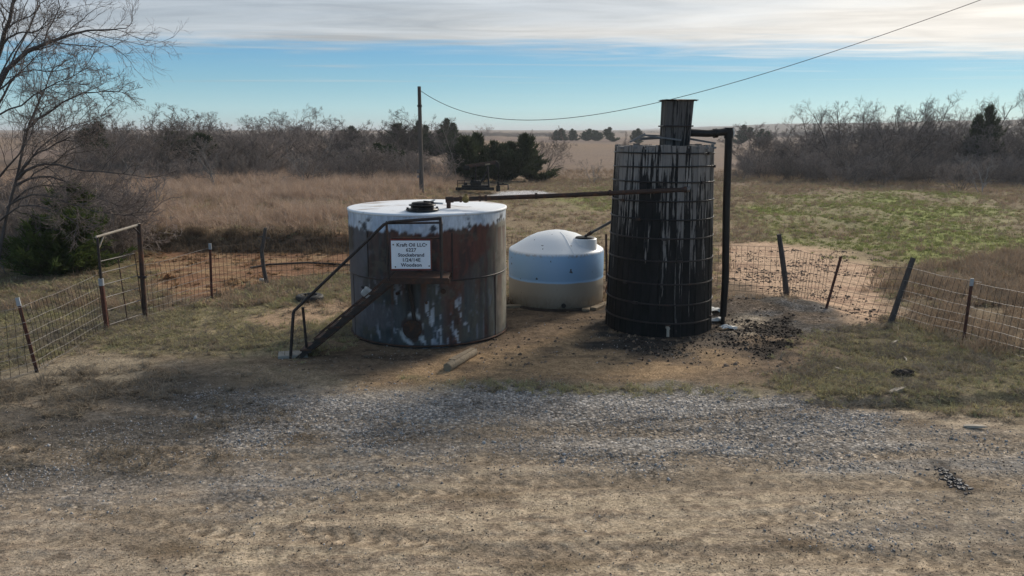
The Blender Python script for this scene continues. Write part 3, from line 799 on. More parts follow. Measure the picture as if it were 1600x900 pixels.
M_POLE = noisy('utility_pole_wood', (.150, .125, .105), (.095, .080, .070), 5, (6, 6, .4), rough=.9, bump=.4)
M_DARKCLOD = noisy('dark_lump', (.030, .024, .020), (.06, .045, .035), 9, rough=.9, bump=.5)

# ------------------------------------------------------------------ steel stock tank
TANK = Vector((-1.645, 15.55, 0.0)); TR, TH = 1.53, 2.46
def tank_paint(a, z):
    """a: angle from the camera-facing side (radians, + to the right); z: height fraction"""
    s, q = a * TR, z * TH
    def C(*c): return np.array(c)
    col = np.zeros(a.shape + (3,)); col[:] = C(.048, .046, .044)
    def lay(c, m):
        nonlocal col
        m = np.clip(m, 0, 1)[..., None]; col = col * (1 - m) + np.asarray(c) * m
    n1 = fbm(s * 1.6, q * .55, 5, 401); streak = fbm(s * 12, q * .7, 5, 402, .6); fl = fbm(s * 11, q * 3.6, 5, 403, .6); fine = fbm(s * 16, q * 9, 3, 404)
    lay(C(.085, .076, .074), sstep(n1, .48, .62) * .7)
    lay(C(.018, .017, .018), sstep(streak, .49, .62) * .85)
    lay(C(.070, .030, .022), sstep(fbm(s * 6, q * .9, 5, 413, .6), .54, .66) * .6)
    # blue-grey paint low down
    lay(C(.055, .074, .080), sstep(.46 - z + (n1 - .5) * .5, -.04, .18) * .55)
    lay(C(.125, .118, .095), sstep(s, .75, 1.25) * sstep(streak, .35, .6) * .75)  # tan towards the right: the lit side put into the colour
    lay(C(.32, .29, .225), sstep(s + (streak - .5) * .6, 1.35, 2.0) * .8)  # sunlit right edge painted as a paler beige
    # rust-red field, right of the middle
    top = sstep(z, .42 + .22 * np.abs(s - .55), .66 + .1 * np.abs(s - .55))
    red = np.exp(-((s - .78) / .95) ** 2) * top + np.exp(-((s - .62 - .1 * (streak - .5)) / .20) ** 2) * .85
    red = red + .6 * np.exp(-((s + .15) / .6) ** 2) * sstep(z, .62, .76) + .75 * np.exp(-((s - 1.32) / .10) ** 2) * sstep(.45 - z, 0, .3)
    lay(C(.110, .033, .023), sstep(red * (.55 + .9 * streak), .36, .78) * .85)
    lay(C(.034, .024, .022), sstep(red, .3, .8) * sstep(fbm(s * 5, q * 1.2, 5, 412, .6), .47, .60) * .8)
    lay(C(.16, .060, .036), sstep(red, .4, .8) * sstep(fine, .58, .72) * .6)
    for z0 in (.5, .87):      # rust running down from the seam and from the edge of the white paint
        run = sstep(z0 - z, 0, .01) * np.exp(-(z0 - z) / (.05 + .30 * sstep(fbm(s * 4, q * 0 + z0, 4, 414), .4, .7)))
        lay(C(.125, .050, .030), run * sstep(fbm(s * 10, q * .4, 4, 415), .48, .60) * .8)
    lay(C(.095, .085, .062), sstep(fbm(s * 4, q * 4, 5, 416, .65), .53, .62) * .5)
    # flaking pale paint
    flak = sstep(fl + .28 * (streak - .5), .645, .70) * sstep(.55 - z, 0, .18) * sstep(-np.abs(s + .05) + 1.25, 0, .5)
    lay(C(.46, .47, .50), flak * .85)
    lay(C(.17, .20, .245), sstep(fl, .53, .66) * sstep(streak, .48, .6) * sstep(.62 - z, 0, .3) * .55)
    lay(C(.12, .115, .13), sstep(fbm(s * 1.3, q * 1.6, 4, 405), .54, .66) * sstep(-s, .1, .8) * .7)
    # dark run from the platform down to the clean-out plate
    lay(C(.016, .014, .014), np.exp(-((s + .20 - .12 * (.55 - z)) / .10) ** 4) * sstep(.60 - z, 0, .04) * sstep(z, .06, .12) * .9)
    pl = ((s + .16) / .20) ** 2 + ((z - .155) / .10) ** 2
    lay(C(.055, .028, .022), 1 - sstep(pl + (fl - .5) * 1.4, .7, 1.1))
    lay(C(.50, .50, .50), np.exp(-((pl - 1.25) / .35) ** 2) * sstep(fl, .48, .58) * .9)
    # white band under the rim, with drips
    edge = .865 + .05 * (fbm(s * 2.2, q * 0 + 1, 4, 406) - .5) + .10 * (streak - .5) + .05 * sstep(s, .2, 1.2)
    w = sstep(z, edge - .012, edge + .012)
    lay(C(.60, .64, .69), w * .96)
    lay(C(.30, .38, .50), w * sstep(fbm(s * 2.5, q * 3, 4, 407), .5, .64) * .5)
    blk = sstep(fbm(s * 3.6, q * 3.2, 5, 408, .62), .575, .64) * sstep(.985 - z, 0, .05)
    lay(C(.022, .024, .030), w * blk * .95)
    lay(C(.035, .028, .025), sstep(.05 - z + .02 * (fl - .5), 0, .04) * .7)
    return col
def steel_tank():
    t = thing('steel_storage_tank', TANK, 'round rust-streaked steel tank with a white rim and roof', 'storage tank')
    n, k = 300, 110
    a = np.linspace(-math.pi, math.pi, n, endpoint=False)[None, :].repeat(k, 0)
    z = np.linspace(0, 1, k)[:, None].repeat(n, 1)
    dent = .010 * (fbm(a * TR * .8, z * 2, 3, 410) - .5)
    r = TR + dent
    V = np.stack([r * np.sin(a), -r * np.cos(a), z * TH - .02], -1).reshape(-1, 3)
    i = np.arange(k - 1)[:, None] * n; j = np.arange(n)[None]
    F = np.stack([i + j, i + (j + 1) % n, i + n + (j + 1) % n, i + n + j], -1).reshape(-1, 4)
    m = new_mat('worn_tank_paint'); q = NT(m)
    c = q.attr('Col'); P = q.coord()
    f = q.noise(q.mapping(P, (14, 14, 5)), 1.0, 6, .65)
    c = q.scale(c, q.rng(f, .25, .75, .68, 1.32))
    q.out(c, q.rng(f, .3, .7, .45, .68), 0.0, q.bump(q.noise(q.mapping(P, (9, 9, 5)), 1.0, 6, .65), .30, .012), .4)
    me = mesh_np('shell', V, F, m, True)
    at = me.attributes.new('Col', 'FLOAT_COLOR', 'POINT')
    col = tank_paint(a, z)
    at.data.foreach_set('color', np.concatenate([col, np.ones(col.shape[:2] + (1,))], -1).astype(np.float32).ravel())
    sh = bpy.data.objects.new('shell', me); COL.objects.link(sh); sh.parent = t
    # roof: shallow cone, white with rust stains
    m = new_mat('white_tank_roof'); q = NT(m); P = q.coord()
    s1 = q.rng(q.noise(q.mapping(P, (.8, 1.8, 1), (4.3, 1.2, 0)), 1.0, 5, .6), .56, .64)
    s2 = q.rng(q.noise(P, 5, 6, .65), .58, .72)
    c = q.mix(q.math('MULTIPLY', s1, .75), (.84, .85, .86), (.34, .25, .18)); c = q.mix(q.math('MULTIPLY', s2, .7), c, (.42, .40, .38))
    q.out(c, .62, 0, q.bump(q.noise(P, 6, 5), .2, .01), .35)
    rf = MB().lathe([(.02, .075), (.5, .058), (1.0, .032), (TR - .02, .006), (TR + .012, .0), (TR + .014, -.035), (TR - .004, -.04)], TANK + Vector((0, 0, TH - .02)), 120)
    rf.build('roof', m, t)
    MB().torus(TANK + Vector((0, 0, 1.235)), TR + .004, .012, 120, 5).build('weld_seam', M_DARKSTEEL, t)
    MB().torus(TANK + Vector((0, 0, .035)), TR + .012, .022, 120, 5).build('bottom_chime', M_RUST, t)
    for ang, z0, z1 in ((-62, .05, 1.22), (-40, 1.26, 2.1), (22, 1.26, 2.1), (60, .05, 1.22)):
        a = R(ang); p = TANK + Vector(((TR + .003) * math.sin(a), -(TR + .003) * math.cos(a), 0))
        MB().beam(p + Vector((0, 0, z0)), p + Vector((0, 0, z1)), .022, .010, (math.sin(a), -math.cos(a), 0)).build('weld_seam', M_DARKSTEEL, t)
    # clean-out plate low on the front
    a = R(-6); p = TANK + Vector((TR * math.sin(a), -TR * math.cos(a), .36))
    cp = MB().tube([p + Vector((0, .03, 0)), p - Vector((0, .05, 0))], .17, 20).build('cleanout_plate', M_RUST, t)
    for k2 in range(8):
        b = k2 * math.pi / 4
        MB().tube([p + Vector((.14 * math.cos(b), -.05, .14 * math.sin(b))), p + Vector((.14 * math.cos(b), -.066, .14 * math.sin(b)))], .013, 6).build('bolt', M_DARKSTEEL, cp)
    # small nozzles on the shell
    for ang, zz, rr in ((-15, 1.02, .03), (15, 1.06, .045), (4, .86, .025), (-20, 1.18, .05)):
        a = R(ang); p = TANK + Vector((TR * math.sin(a), -TR * math.cos(a), zz)); d = Vector((math.sin(a), -math.cos(a), 0))
        MB().tube([p - d * .02, p + d * .06], rr * .7, 12).tube([p + d * .06, p + d * .085], rr, 12).build('nozzle', M_RUST, t)
    # thief hatch
    h = at_z(660, 327, TH + .03); h = Vector((h.x, h.y, TH + .02))
    ht = MB().lathe([(.0, 0), (.30, 0), (.30, .02), (.21, .025), (.21, .075), (.245, .08), (.245, .10), (.20, .105), (.0, .105)], h, 28).build('hatch', M_BLACKPIPE, t)
    MB().lathe([(.0, .10), (.20, .105), (.19, .135), (.10, .150), (.0, .152)], h, 24).build('lid', M_BLACKPIPE, ht)
    MB().box(h + Vector((.12, -.05, .15)), (.18, .06, .03), (0, .1, .3)).build('latch', M_DARKSTEEL, ht)
    MB().beam(h + Vector((.10, .22, .11)), h + Vector((.36, .16, .10)), .03, .03).beam(h + Vector((.05, .25, .09)), h + Vector((.2, .3, .16)), .07, .02).build('hatch_lever', M_WHITEPLASTIC, ht)
    for k2 in range(6):
        b = k2 * math.pi / 3 + .3
        MB().box(h + Vector((.27 * math.cos(b), .27 * math.sin(b), .035)), (.035, .035, .035), (0, 0, b)).build('bolt', M_DARKSTEEL, ht)
    return t
steel_tank()

# ------------------------------------------------------------------ stair and platform
def stair():
    b = Vector((-3.74, 13.42, gz(-3.74, 13.42)))
    t = thing('steel_stair', b, 'dark rusty steel stair with a pipe handrail climbing to a platform', 'stairs')
    yn, yf = 13.38, 13.80
    zt = 1.40; xb, xt = -3.74, -2.02
    for y in (yn, yf):
        MB().beam((xb, y, b.z - .02), (xt, y, zt), .045, .085, (0, 0, 1)).build('stringer', M_DARKSTEEL, t)
        for o in (.105, -.085):
            MB().tube([(xb + .30, y, b.z + .24 + o), (xt - .05, y, zt - .045 + o)], .012, 6).build('edge_rod', M_RUST, t)
    n = 7
    for k in range(n):
        f = (k + .7) / n
        p = Vector((xb + (xt - xb) * f, (yn + yf) / 2, b.z + (zt - b.z) * f + .015))
        tr = MB().box(p, (.21, yf - yn + .10, .028), (0, R(-4), 0)).build('tread', M_RUST, t)
        for y in (yn - .035, yf + .035):
            MB().beam((p.x - .08, y, p.z - .03), (p.x + .09, y, p.z - .03), .012, .045).build('bracket', M_DARKSTEEL, tr)
    # platform
    MB().box((-1.58, 13.66, zt + .012), (.98, .66, .03)).build('platform', M_RUST, t)
    for y in (13.34, 13.98):
        MB().beam((-2.08, y, zt - .03), (-1.06, y, zt - .03), .04, .09).build('platform_edge', M_RUST, t)
    for x in (-1.95, -1.2):
        MB().beam((x, 13.36, zt - .05), (x, 14.08, zt - .05), .05, .05).build('platform_bearer', M_DARKSTEEL, t)
    MB().tube([(-1.86, 13.9, zt - .05), (-1.80, 14.0, .9), (-1.76, 14.02, .40)], .035, 8).build('brace', M_DARKSTEEL, t)
    # handrail of one bent pipe, two posts at the foot
    hb = Vector((-3.86, 13.36, gz(-3.86, 13.36)))
    p1 = at_y(458, 487, 13.36); p2 = at_y(471, 475, 13.36); p3 = at_y(604, 347, 13.36); p4 = at_y(688, 341, 13.36)
    MB().tube([hb - Vector((0, 0, .05)), p1 - Vector((0, 0, .04)), p1 + Vector((.02, 0, .015)), p2, p3 - Vector((.05, 0, .045)), p3 + Vector((.05, 0, .0)), p4], .027, 10).build('handrail', M_DARKSTEEL, t)
    q = at_y(480, 545, 13.5)
    MB().tube([Vector((q.x, 13.5, -.03)), at_y(473, 480, 13.40)], .024, 8).build('rail_post', M_DARKSTEEL, t)
    e = Vector((p4.x, 13.36, zt))
    MB().tube([e, p4 + Vector((0, 0, .02))], .024, 8).build('rail_post', M_DARKSTEEL, t)
    MB().tube([(p3.x, 13.36, zt), p3 + Vector((0, 0, -.01))], .022, 8).build('rail_post', M_DARKSTEEL, t)
    # far rail along the tank side, joined by an end bar
    f3, f4 = at_y(606, 349, 13.62), at_y(690, 348, 13.62)
    MB().tube([f3, f4], .018, 8).build('inner_rail', M_DARKSTEEL, t)
    MB().tube([p4, f4 + Vector((0, .0, -.005))], .022, 8).build('end_bar', M_WHITECAP, t)
    MB().tube([p3, f3], .018, 8).build('end_bar', M_DARKSTEEL, t)
    MB().tube([(f4.x, 13.62, zt), f4], .018, 8).build('rail_post', M_DARKSTEEL, t)
    ml, mr = at_y(612, 372, 13.37), at_y(690, 372, 13.37)
    MB().tube([ml, mr], .016, 8).build('mid_rail', M_RUST, t)
    return t
stair()
tag(MB().box(at_z(458, 556) + Vector((0, 0, .02)), (.50, .34, .07), (0, 0, .25), .012).build('concrete_pad', M_CONC, None, at_z(458, 556)), 'pale concrete slab under the foot of the stair handrail', 'slab')

def jug():
    p = at_y(573, 457, 13.62)
    t = thing('plastic_jug', p - Vector((0, 0, .09)), 'small dirty white plastic jug wedged on the stair treads', 'jug')
    m = MB().box(p, (.16, .11, .17), (.2, R(38), .2), .03); m.build('jug_body', M_WHITEPLASTIC, t)
    MB().tube([p + Vector((-.05, 0, .07)), p + Vector((-.08, 0, .115))], .024, 10).build('jug_cap', M_RUBBER, t)
jug()

def sign():
    y = 13.325
    a, b = at_y(612, 420, y), at_y(672, 376, y)
    c = (a + b) / 2; w, h = b.x - a.x, b.z - a.z
    t = thing('lease_sign', Vector((c.x, y, a.z)), 'white rectangular sign with five lines of black lettering on the platform rail', 'sign')
    MB().box(c + Vector((.0, .016, .0)), (w + .03, .018, h + .055)).build('backing_board', M_REDBOARD, t)
    pn = MB().box(c, (w, .006, h), (0, 0, 0)).build('panel', M_SIGN, t)
    lines = ('Kraft Oil LLC', '6227', 'Stockebrand', '1/24/14E', 'Woodson')
    for k, s in enumerate(lines):
        cu = bpy.data.curves.new('lettering', 'FONT'); cu.body = s; cu.align_x = 'CENTER'; cu.align_y = 'CENTER'
        cu.size = h * .172; cu.extrude = .0012; cu.offset = .0018; cu.space_character = 1.06
        tmp = bpy.data.objects.new('lettering', cu)
        me = bpy.data.meshes.new_from_object(tmp); bpy.data.objects.remove(tmp)
        me.materials.append(M_SIGNTEXT)
        o = bpy.data.objects.new('lettering', me); COL.objects.link(o); o.parent = t; o['kind'] = 'stuff'
        o.rotation_euler = (R(90), 0, 0)
        o.location = Vector((c.x + .006, y - .0050, b.z - h * (.155 + .178 * k))) - t.location
        o['label'] = 'black lettering reading ' + s if k else 'top line of black lettering with the operator name'
    for x, z in ((.06, .86), (.90, .86), (.10, .07), (.965, .10)):
        p = Vector((a.x + w * x, y - .004, a.z + h * z))
        MB().tube([p, p + Vector((0, -.008, 0))], .012, 8).build('bolt', M_RUST, t)
sign()

# ------------------------------------------------------------------ white plastic tank
def poly_tank():
    f = at_z(868, 487); r = .985 + .10
    c = Vector((at_y(868.5, 440, f.y + r).x, f.y + r, .04))
    t = thing('plastic_tank', c - Vector((0, 0, .04)), 'squat white plastic tank with domed top and brown lower half', 'storage tank')
    m = new_mat('translucent_plastic'); q = NT(m); P = q.coord()
    sp = q.n('ShaderNodeSeparateXYZ'); q.put(sp.inputs[0], P)
    n = q.noise(P, 2.2, 5, .6); nf = q.noise(q.mapping(P, (14, 14, 8)), 1, 5, .65)
    lvl = q.math('ADD', sp.outputs[2], q.math('MULTIPLY', q.math('SUBTRACT', n, .5), .03))
    col = q.mix(q.rng(lvl, .60, .635, 0, 1, True), (.34, .295, .235), (.30, .50, .74))  # upper blue is the sky's reflection put into the wall colour
    col = q.mix(q.math('MULTIPLY', q.rng(lvl, .02, .40, 1, 0), q.rng(nf, .45, .7, 0.1, .8)), col, (.16, .12, .085))
    col = q.mix(q.rng(lvl, 1.19, 1.26, 0, 1, True), col, (.82, .83, .83))
    spk = q.rng(q.noise(q.mapping(P, (9, 9, 9), (2, 5, 1)), 1, 2, .5), .715, .73)
    col = q.mix(q.math('MULTIPLY', spk, .9), col, (.05, .04, .035))
    rim = q.math('MULTIPLY', q.rng(q.math('ABSOLUTE', q.math('SUBTRACT', lvl, 1.215)), .0, .05, 1, 0), q.rng(nf, .5, .65, 0, .8))
    col = q.mix(rim, col, (.30, .22, .15))
    q.out(col, .38, 0, q.bump(n, .08, .02), .45, **{'Subsurface Weight': .12, 'Subsurface Radius': (.08, .08, .08)})
    wall = [(.0, 0), (r - .03, 0), (r, .03), (r + .004, .3), (r, .60), (r - .006, .62), (r, .64), (r + .004, .9), (r, 1.17), (r - .012, 1.205), (r - .035, 1.225)]
    MB().lathe(wall, c, 96).build('wall', m, t)
    dome = [(r - .034, 1.224), (r - .10, 1.26), (r - .24, 1.345), (r - .42, 1.455), (r - .62, 1.545), (r - .84, 1.60), (.08, 1.625), (.0, 1.626)]
    MB().lathe(dome, c, 96).build('dome', m, t)
    # mould seam ridges over the dome
    for ang in (-72, 70):
        a = R(ang); pts = [c + Vector((rr * math.cos(a), rr * math.sin(a), zz + .002)) for rr, zz in dome[:-2]]
        MB().tube(pts, .007, 6).build('mould_seam', m, t)
    nk = c + Vector((.61, -.42, 0))
    k = MB().lathe([(.29, 1.15), (.275, 1.20), (.27, 1.47), (.262, 1.49), (.20, 1.492)], nk, 36).build('neck', m, t)
    MB().lathe([(.205, 1.488), (.205, 1.515), (.19, 1.525), (.0, 1.53)], nk, 28).build('lid', M_RUBBER, k)
    MB().torus(nk + Vector((0, 0, 1.485)), .215, .014, 28, 6).build('lid_ring', M_RUBBER, k)
    a = R(-84); p = c + Vector((r * math.cos(a), r * math.sin(a), .10))
    MB().tube([p, p + Vector((0, -.05, 0))], .05, 12).build('outlet', M_RUBBER, t)
    # overflow pipe from the neck towards the wooden tank
    o = thing('overflow_pipe', nk + Vector((.05, .1, 1.53)), 'thin black pipe sloping from the plastic tank lid to the wooden tank', 'pipe')
    e = Vector((2.12, 15.75, 0)); e.z = at_y(963, 337, e.y).z; e.x = at_y(963, 337, e.y).x + .12
    s = nk + Vector((.02, .05, 1.535))
    MB().tube([s, s + (e - s) * .12, e], .030, 10).build('pipe_run', M_BLACKPIPE, o)
    MB().tube([s + (e - s) * .10, s + (e - s) * .18], .042, 10).build('coupling', M_RUST, o)
    return c, r
POLY_C, POLY_R = poly_tank()

# ------------------------------------------------------------------ wooden stave tank
def wood_mat(name, h, grey1, grey2, bias, stretch=1.0):
    m = new_mat(name); q = NT(m)
    P = q.coord(); r = q.random()
    off = q.n('ShaderNodeCombineXYZ'); q.put(off.inputs[0], q.math('MULTIPLY', r, 53)); q.put(off.inputs[1], q.math('MULTIPLY', r, 17)); q.put(off.inputs[2], q.math('MULTIPLY', r, 29))
    pos = q.n('ShaderNodeSeparateXYZ'); q.put(pos.inputs[0], P)
    zf = q.math('DIVIDE', pos.outputs[2], h)
    st = q.noise(q.mapping(P, (21, 21, .75 * stretch), off.outputs[0]), 1, 6, .62)
    gr = q.noise(q.mapping(P, (60, 60, 1.5), off.outputs[0]), 1, 6, .7)
    blot = q.noise(q.mapping(P, (5, 5, 2.2), off.outputs[0]), 1, 5, .6)
    wood = q.mix(q.rng(gr, .3, .7), grey1, grey2)
    wood = q.scale(wood, q.rng(r, 0, 1, .78, 1.18))
    # oil has run down the boards: black near the foot, in streaks higher up
    thr = q.math('ADD', q.math('ADD', q.math('MULTIPLY', zf, -.80), bias), q.math('MULTIPLY', q.math('SUBTRACT', r, .5), .46))
    k = q.math('ADD', q.math('ADD', thr, q.math('MULTIPLY', q.math('SUBTRACT', st, .5), 2.4)), q.math('MULTIPLY', q.math('SUBTRACT', blot, .5), .7))
    oil = q.rng(k, -.03, .06, 0, 1)
    col = q.mix(oil, wood, q.mix(q.rng(blot, .4, .65), (.008, .0078, .0078), (.020, .018, .0175)))
    q.out(col, q.rng(oil, 0, 1, .88, .62), 0, q.bump(q.math('ADD', gr, q.math('MULTIPLY', st, .6)), .55, .012), .16)
    return m
WT = Vector((2.985, 15.87, 0.0)); WR0, WR1, WH = 1.06, .945, 3.60
def wood_tank():
    t = thing('wooden_stave_tank', WT, 'tall oil-blackened wooden stave tank bound with iron hoops', 'tank')
    m = wood_mat('oiled_staves', WH, (.325, .292, .264), (.185, .162, .145), .65)
    n = 42; da = 2 * math.pi / n
    def stave(w):
        vs = []; ks = 4
        for i in range(ks + 1):
            f = i / ks; r = WR0 + (WR1 - WR0) * f; z = f * WH - .03 * (1 - f)
            hw = r * math.tan(da / 2) * w; th = .05; b = .006
            vs += [(-hw, -r + th, z), (-hw, -r + b, z), (-hw + b, -r - .001, z), (hw - b, -r - .001, z), (hw, -r + b, z), (hw, -r + th, z)]
        fs = []
        for i in range(ks):
            for k in range(6):
                a, c = i * 6 + k, i * 6 + (k + 1) % 6
                fs.append((a, c, c + 6, a + 6))
        fs += [(5, 4, 3, 2, 1, 0), tuple(ks * 6 + k for k in range(6))]
        me = bpy.data.meshes.new('stave'); me.from_pydata(vs, [], fs); me.update(); me.materials.append(m)
        return me
    shapes = [stave(.985), stave(.965), stave(.992)]
    for k in range(n):
        o = bpy.data.objects.new('stave', shapes[k % 3]); COL.objects.link(o); o.parent = t
        a = k * da + .02
        o.rotation_euler = (0, 0, a)
        q = rnd.uniform(-.010, .008)
        o.location = (math.sin(a) * q, -math.cos(a) * q, 0)
        o.scale = (1, 1, 1 + rnd.uniform(-.006, .010))
    # hoops, slightly tilted and each with a lug
    for v, tl in ((240, .0), (262, .004), (286, -.004), (316, .004), (344, -.003), (374, -.012), (409, -.02), (446, -.022), (476, -.028), (505, -.015)):
        z = WH * .5
        for _ in range(6):
            f = z / WH; z = at_y(1033, v, WT.y - (WR0 + (WR1 - WR0) * f)).z
        r = WR0 + (WR1 - WR0) * z / WH + .012
        c = WT + Vector((0, 0, z))
        h = MB().torus(c, r, .0155, 64, 6, (tl + rnd.uniform(-.012, .012), rnd.uniform(-.02, .02))).build('hoop', M_BLACKPIPE if v < 350 else M_DARKSTEEL, t)  # lower hoops take the paler steel: the light they catch, as colour
        a = R(rnd.uniform(-70, 70)); d = Vector((math.sin(a), -math.cos(a), 0))
        MB().box(c + d * (r + .012), (.10, .045, .05), (0, 0, a)).build('lug', M_DARKSTEEL, h)
    # deck boards
    mt = wood_mat('oiled_boards', 1.0, (.24, .23, .22), (.13, .12, .115), .10)
    for k in range(9):
        x = (k - 4) * .205; hl = math.sqrt(max(.05, .93 ** 2 - x * x))
        MB().box(WT + Vector((x, 0, WH - .03 + rnd.uniform(-.005, .012))), (.19, 2 * hl, .035), (rnd.uniform(-.006, .006), rnd.uniform(-.02, .02), 0)).build('deck_board', mt, t)
    y = WT.y - .55
    for (u0, v0), (u1, v1), w, hh in (((984, 222), (1008, 209), .05, .035), ((1004, 211), (1064, 219), .05, .03), ((1000, 217), (1034, 215), .10, .05), ((1060, 214), (1118, 224), .06, .035), ((1010, 211), (1062, 213), .10, .02)):
        MB().beam(at_y(u0, v0, y), at_y(u1, v1, y), w, hh).build('loose_board', mt, t)
        y += .16
    # wooden vent stack: four sides of narrow boards, band, ragged cap
    ms = wood_mat('stack_boards', 7.0, (.15, .135, .125), (.085, .075, .068), .42, 1.5)
    sc = Vector((at_y(1054, 215, WT.y - .1).x, WT.y - .1, WH)); zb, ztop = 3.58, at_y(1055, 157, WT.y - .3).z
    hb, htp, lean = .245, .262, .03
    for sd in range(4):
        a = sd * math.pi / 2
        for k in range(4):
            x0, x1 = -1 + k * .5 + .015, -1 + k * .5 + .485
            def pt(x, o, z, hw): 
                q = Vector((x * hw, -hw + o, 0)); q.rotate(Euler((0, 0, a))); return Vector((sc.x, sc.y, 0)) + q + Vector((lean * (z - zb) / (ztop - zb), 0, z))
            o = rnd.uniform(-.010, .006); zt = ztop + rnd.uniform(-.02, .015)
            vs = [pt(x0, o, zb, hb), pt(x1, o, zb, hb), pt(x1, o + .03, zb, hb), pt(x0, o + .03, zb, hb), pt(x0, o, zt, htp), pt(x1, o, zt, htp), pt(x1, o + .03, zt, htp), pt(x0, o + .03, zt, htp)]
            MB().add(vs, [(3, 2, 1, 0), (4, 5, 6, 7), (0, 1, 5, 4), (1, 2, 6, 5), (2, 3, 7, 6), (3, 0, 4, 7)]).build('stack_board', ms, t)
    zb2 = at_y(1054, 197, sc.y - .27).z
    bd = MB()
    for sd in range(4):
        p = [Vector((sc.x + lean * .3 + i * .275, sc.y + j * .275, zb2)) for i, j in ((-1, -1), (1, -1), (1, 1), (-1, 1))]
        bd.tube([p[sd], p[(sd + 1) % 4]], .016, 6)
    bd.build('stack_band', M_DARKSTEEL, t)
    cp = MB(); c0 = Vector((sc.x + lean, sc.y, ztop + .02)); g = 12
    vs = []; fs = []
    for i in range(g + 1):
        for j in range(g + 1):
            u, w = i / g * 2 - 1, j / g * 2 - 1
            e = max(abs(u), abs(w)); rag = rnd.uniform(-.02, .02) if e > .99 else 0
            vs.append(c0 + Vector((u * (.325 + rag), w * (.325 + rag), rnd.uniform(-.006, .006) - (.015 * rnd.random() if e > .99 else 0))))
    for i in range(g):
        for j in range(g):
            a = i * (g + 1) + j; fs.append((a, a + g + 1, a + g + 2, a + 1))
    nv = len(vs); cp.add(vs + [v - Vector((0, 0, .014)) for v in vs], fs + [tuple(q + nv for q in f[::-1]) for f in fs])
    cp.build('stack_cap', M_RUST, t)
    # drain fitting at the foot
    p = at_y(1043, 512, WT.y - WR0 - .02)
    d = MB().tube([p + Vector((0, .06, 0)), p + Vector((0, -.08, 0))], .035, 10).tube([p + Vector((0, -.05, 0)), p + Vector((0, -.06, -.16))], .028, 10).build('drain_cock', M_PALEWOOD, t)
    MB().beam(p + Vector((-.05, -.06, .055)), p + Vector((.05, -.06, .055)), .018, .018).build('handle', M_RUST, d)
wood_tank()

def standpipe():
    foot = ground(1129, 506); y = foot.y
    top = at_y(1139, 203, y)
    t = thing('standpipe', foot, 'tall thick black standpipe elbowed across to the wooden vent stack', 'pipe')
    st = Vector((at_y(1072, 207, WT.y - .12).x, WT.y - .12, at_y(1072, 207, WT.y - .12).z))
    MB().tube([foot + Vector((0, 0, .16)), foot + Vector((.01, 0, .9)), foot + (top - foot) * .6, top + Vector((0, 0, -.05))], [.066, .072, .074, .074], 16).build('riser', M_BLACKPIPE, t)
    MB().tube([foot + Vector((0, 0, -.06)), foot + Vector((0, 0, .17))], .042, 12).build('foot_nipple', M_BLACKPIPE, t)
    el = MB().tube([top + Vector((0, 0, -.16)), top + Vector((0, 0, .045))], .092, 16).build('elbow', M_BLACKPIPE, t)
    MB().tube([top + Vector((.06, -.07, .03)), top + Vector((.085, -.075, -.06)), top + Vector((.075, -.08, -.12))], .012, 6).build('rag', M_WHITEPLASTIC, el)
    MB().tube([top + Vector((.02, 0, -.03)), top + (st - top) * .5 + Vector((0, 0, -.045)), st], [.075, .070, .078], 14).build('cross_pipe', M_BLACKPIPE, t)
    MB().tube([top + (st - top) * .28 + Vector((0, 0, -.045)), top + (st - top) * .36 + Vector((0, 0, -.05))], .092, 14).build('coupling', M_BLACKPIPE, t)
standpipe()

def transfer_pipe():
    z0 = TH + .02
    a = at_z(701, 325, z0); top = at_y(701, 312, a.y)
    e = Vector((at_y(1074, 296, 14.92).x, 14.92, at_y(1074, 296, 14.92).z))
    t = thing('transfer_pipe', a, 'long rusty pipe running from the wooden tank over to the steel tank roof', 'pipe')
    MB().tube([a - Vector((0, 0, .03)), top + Vector((0, 0, -.02))], .040, 12).build('drop_leg', M_RUST, t)
    MB().tube([top + Vector((-.055, 0, 0)), top + Vector((.09, 0, .003))], .058, 14).build('elbow', M_RUST, t)
    d = e - top
    MB().tube([top, top + d * .5 + Vector((0, 0, -.012)), e], .043, 14).build('pipe_run', M_RUST, t)
    for f in (.045, .125, .15, .36, .67, .985):
        MB().tube([top + d * f, top + d * (f + .010)], .058, 12).build('coupling', M_RUST, t)
    p = top + d * .072
    v = MB().tube([p - Vector((.045, 0, 0)), p + Vector((.045, 0, 0))], .066, 14).tube([p + Vector((0, 0, -.02)), p + Vector((0, 0, .10))], .026, 10).tube([p + Vector((0, -.09, -.01)), p + Vector((0, .09, -.01))], .045, 12).build('valve', M_BRASS, t)
    MB().torus(p + Vector((0, -.11, .0)), .055, .010, 18, 6, axis='y').build('handwheel', M_BRASS, v)
    MB().tube([e + Vector((-.01, 0, 0)), e + Vector((.045, 0, .0))], .045, 12).build('end_cap', M_GALV, t)
    MB().tube([e + Vector((-.03, 0, 0)), e + Vector((-.03, .16, 0))], .04, 10).build('inlet', M_RUST, t)
transfer_pipe()

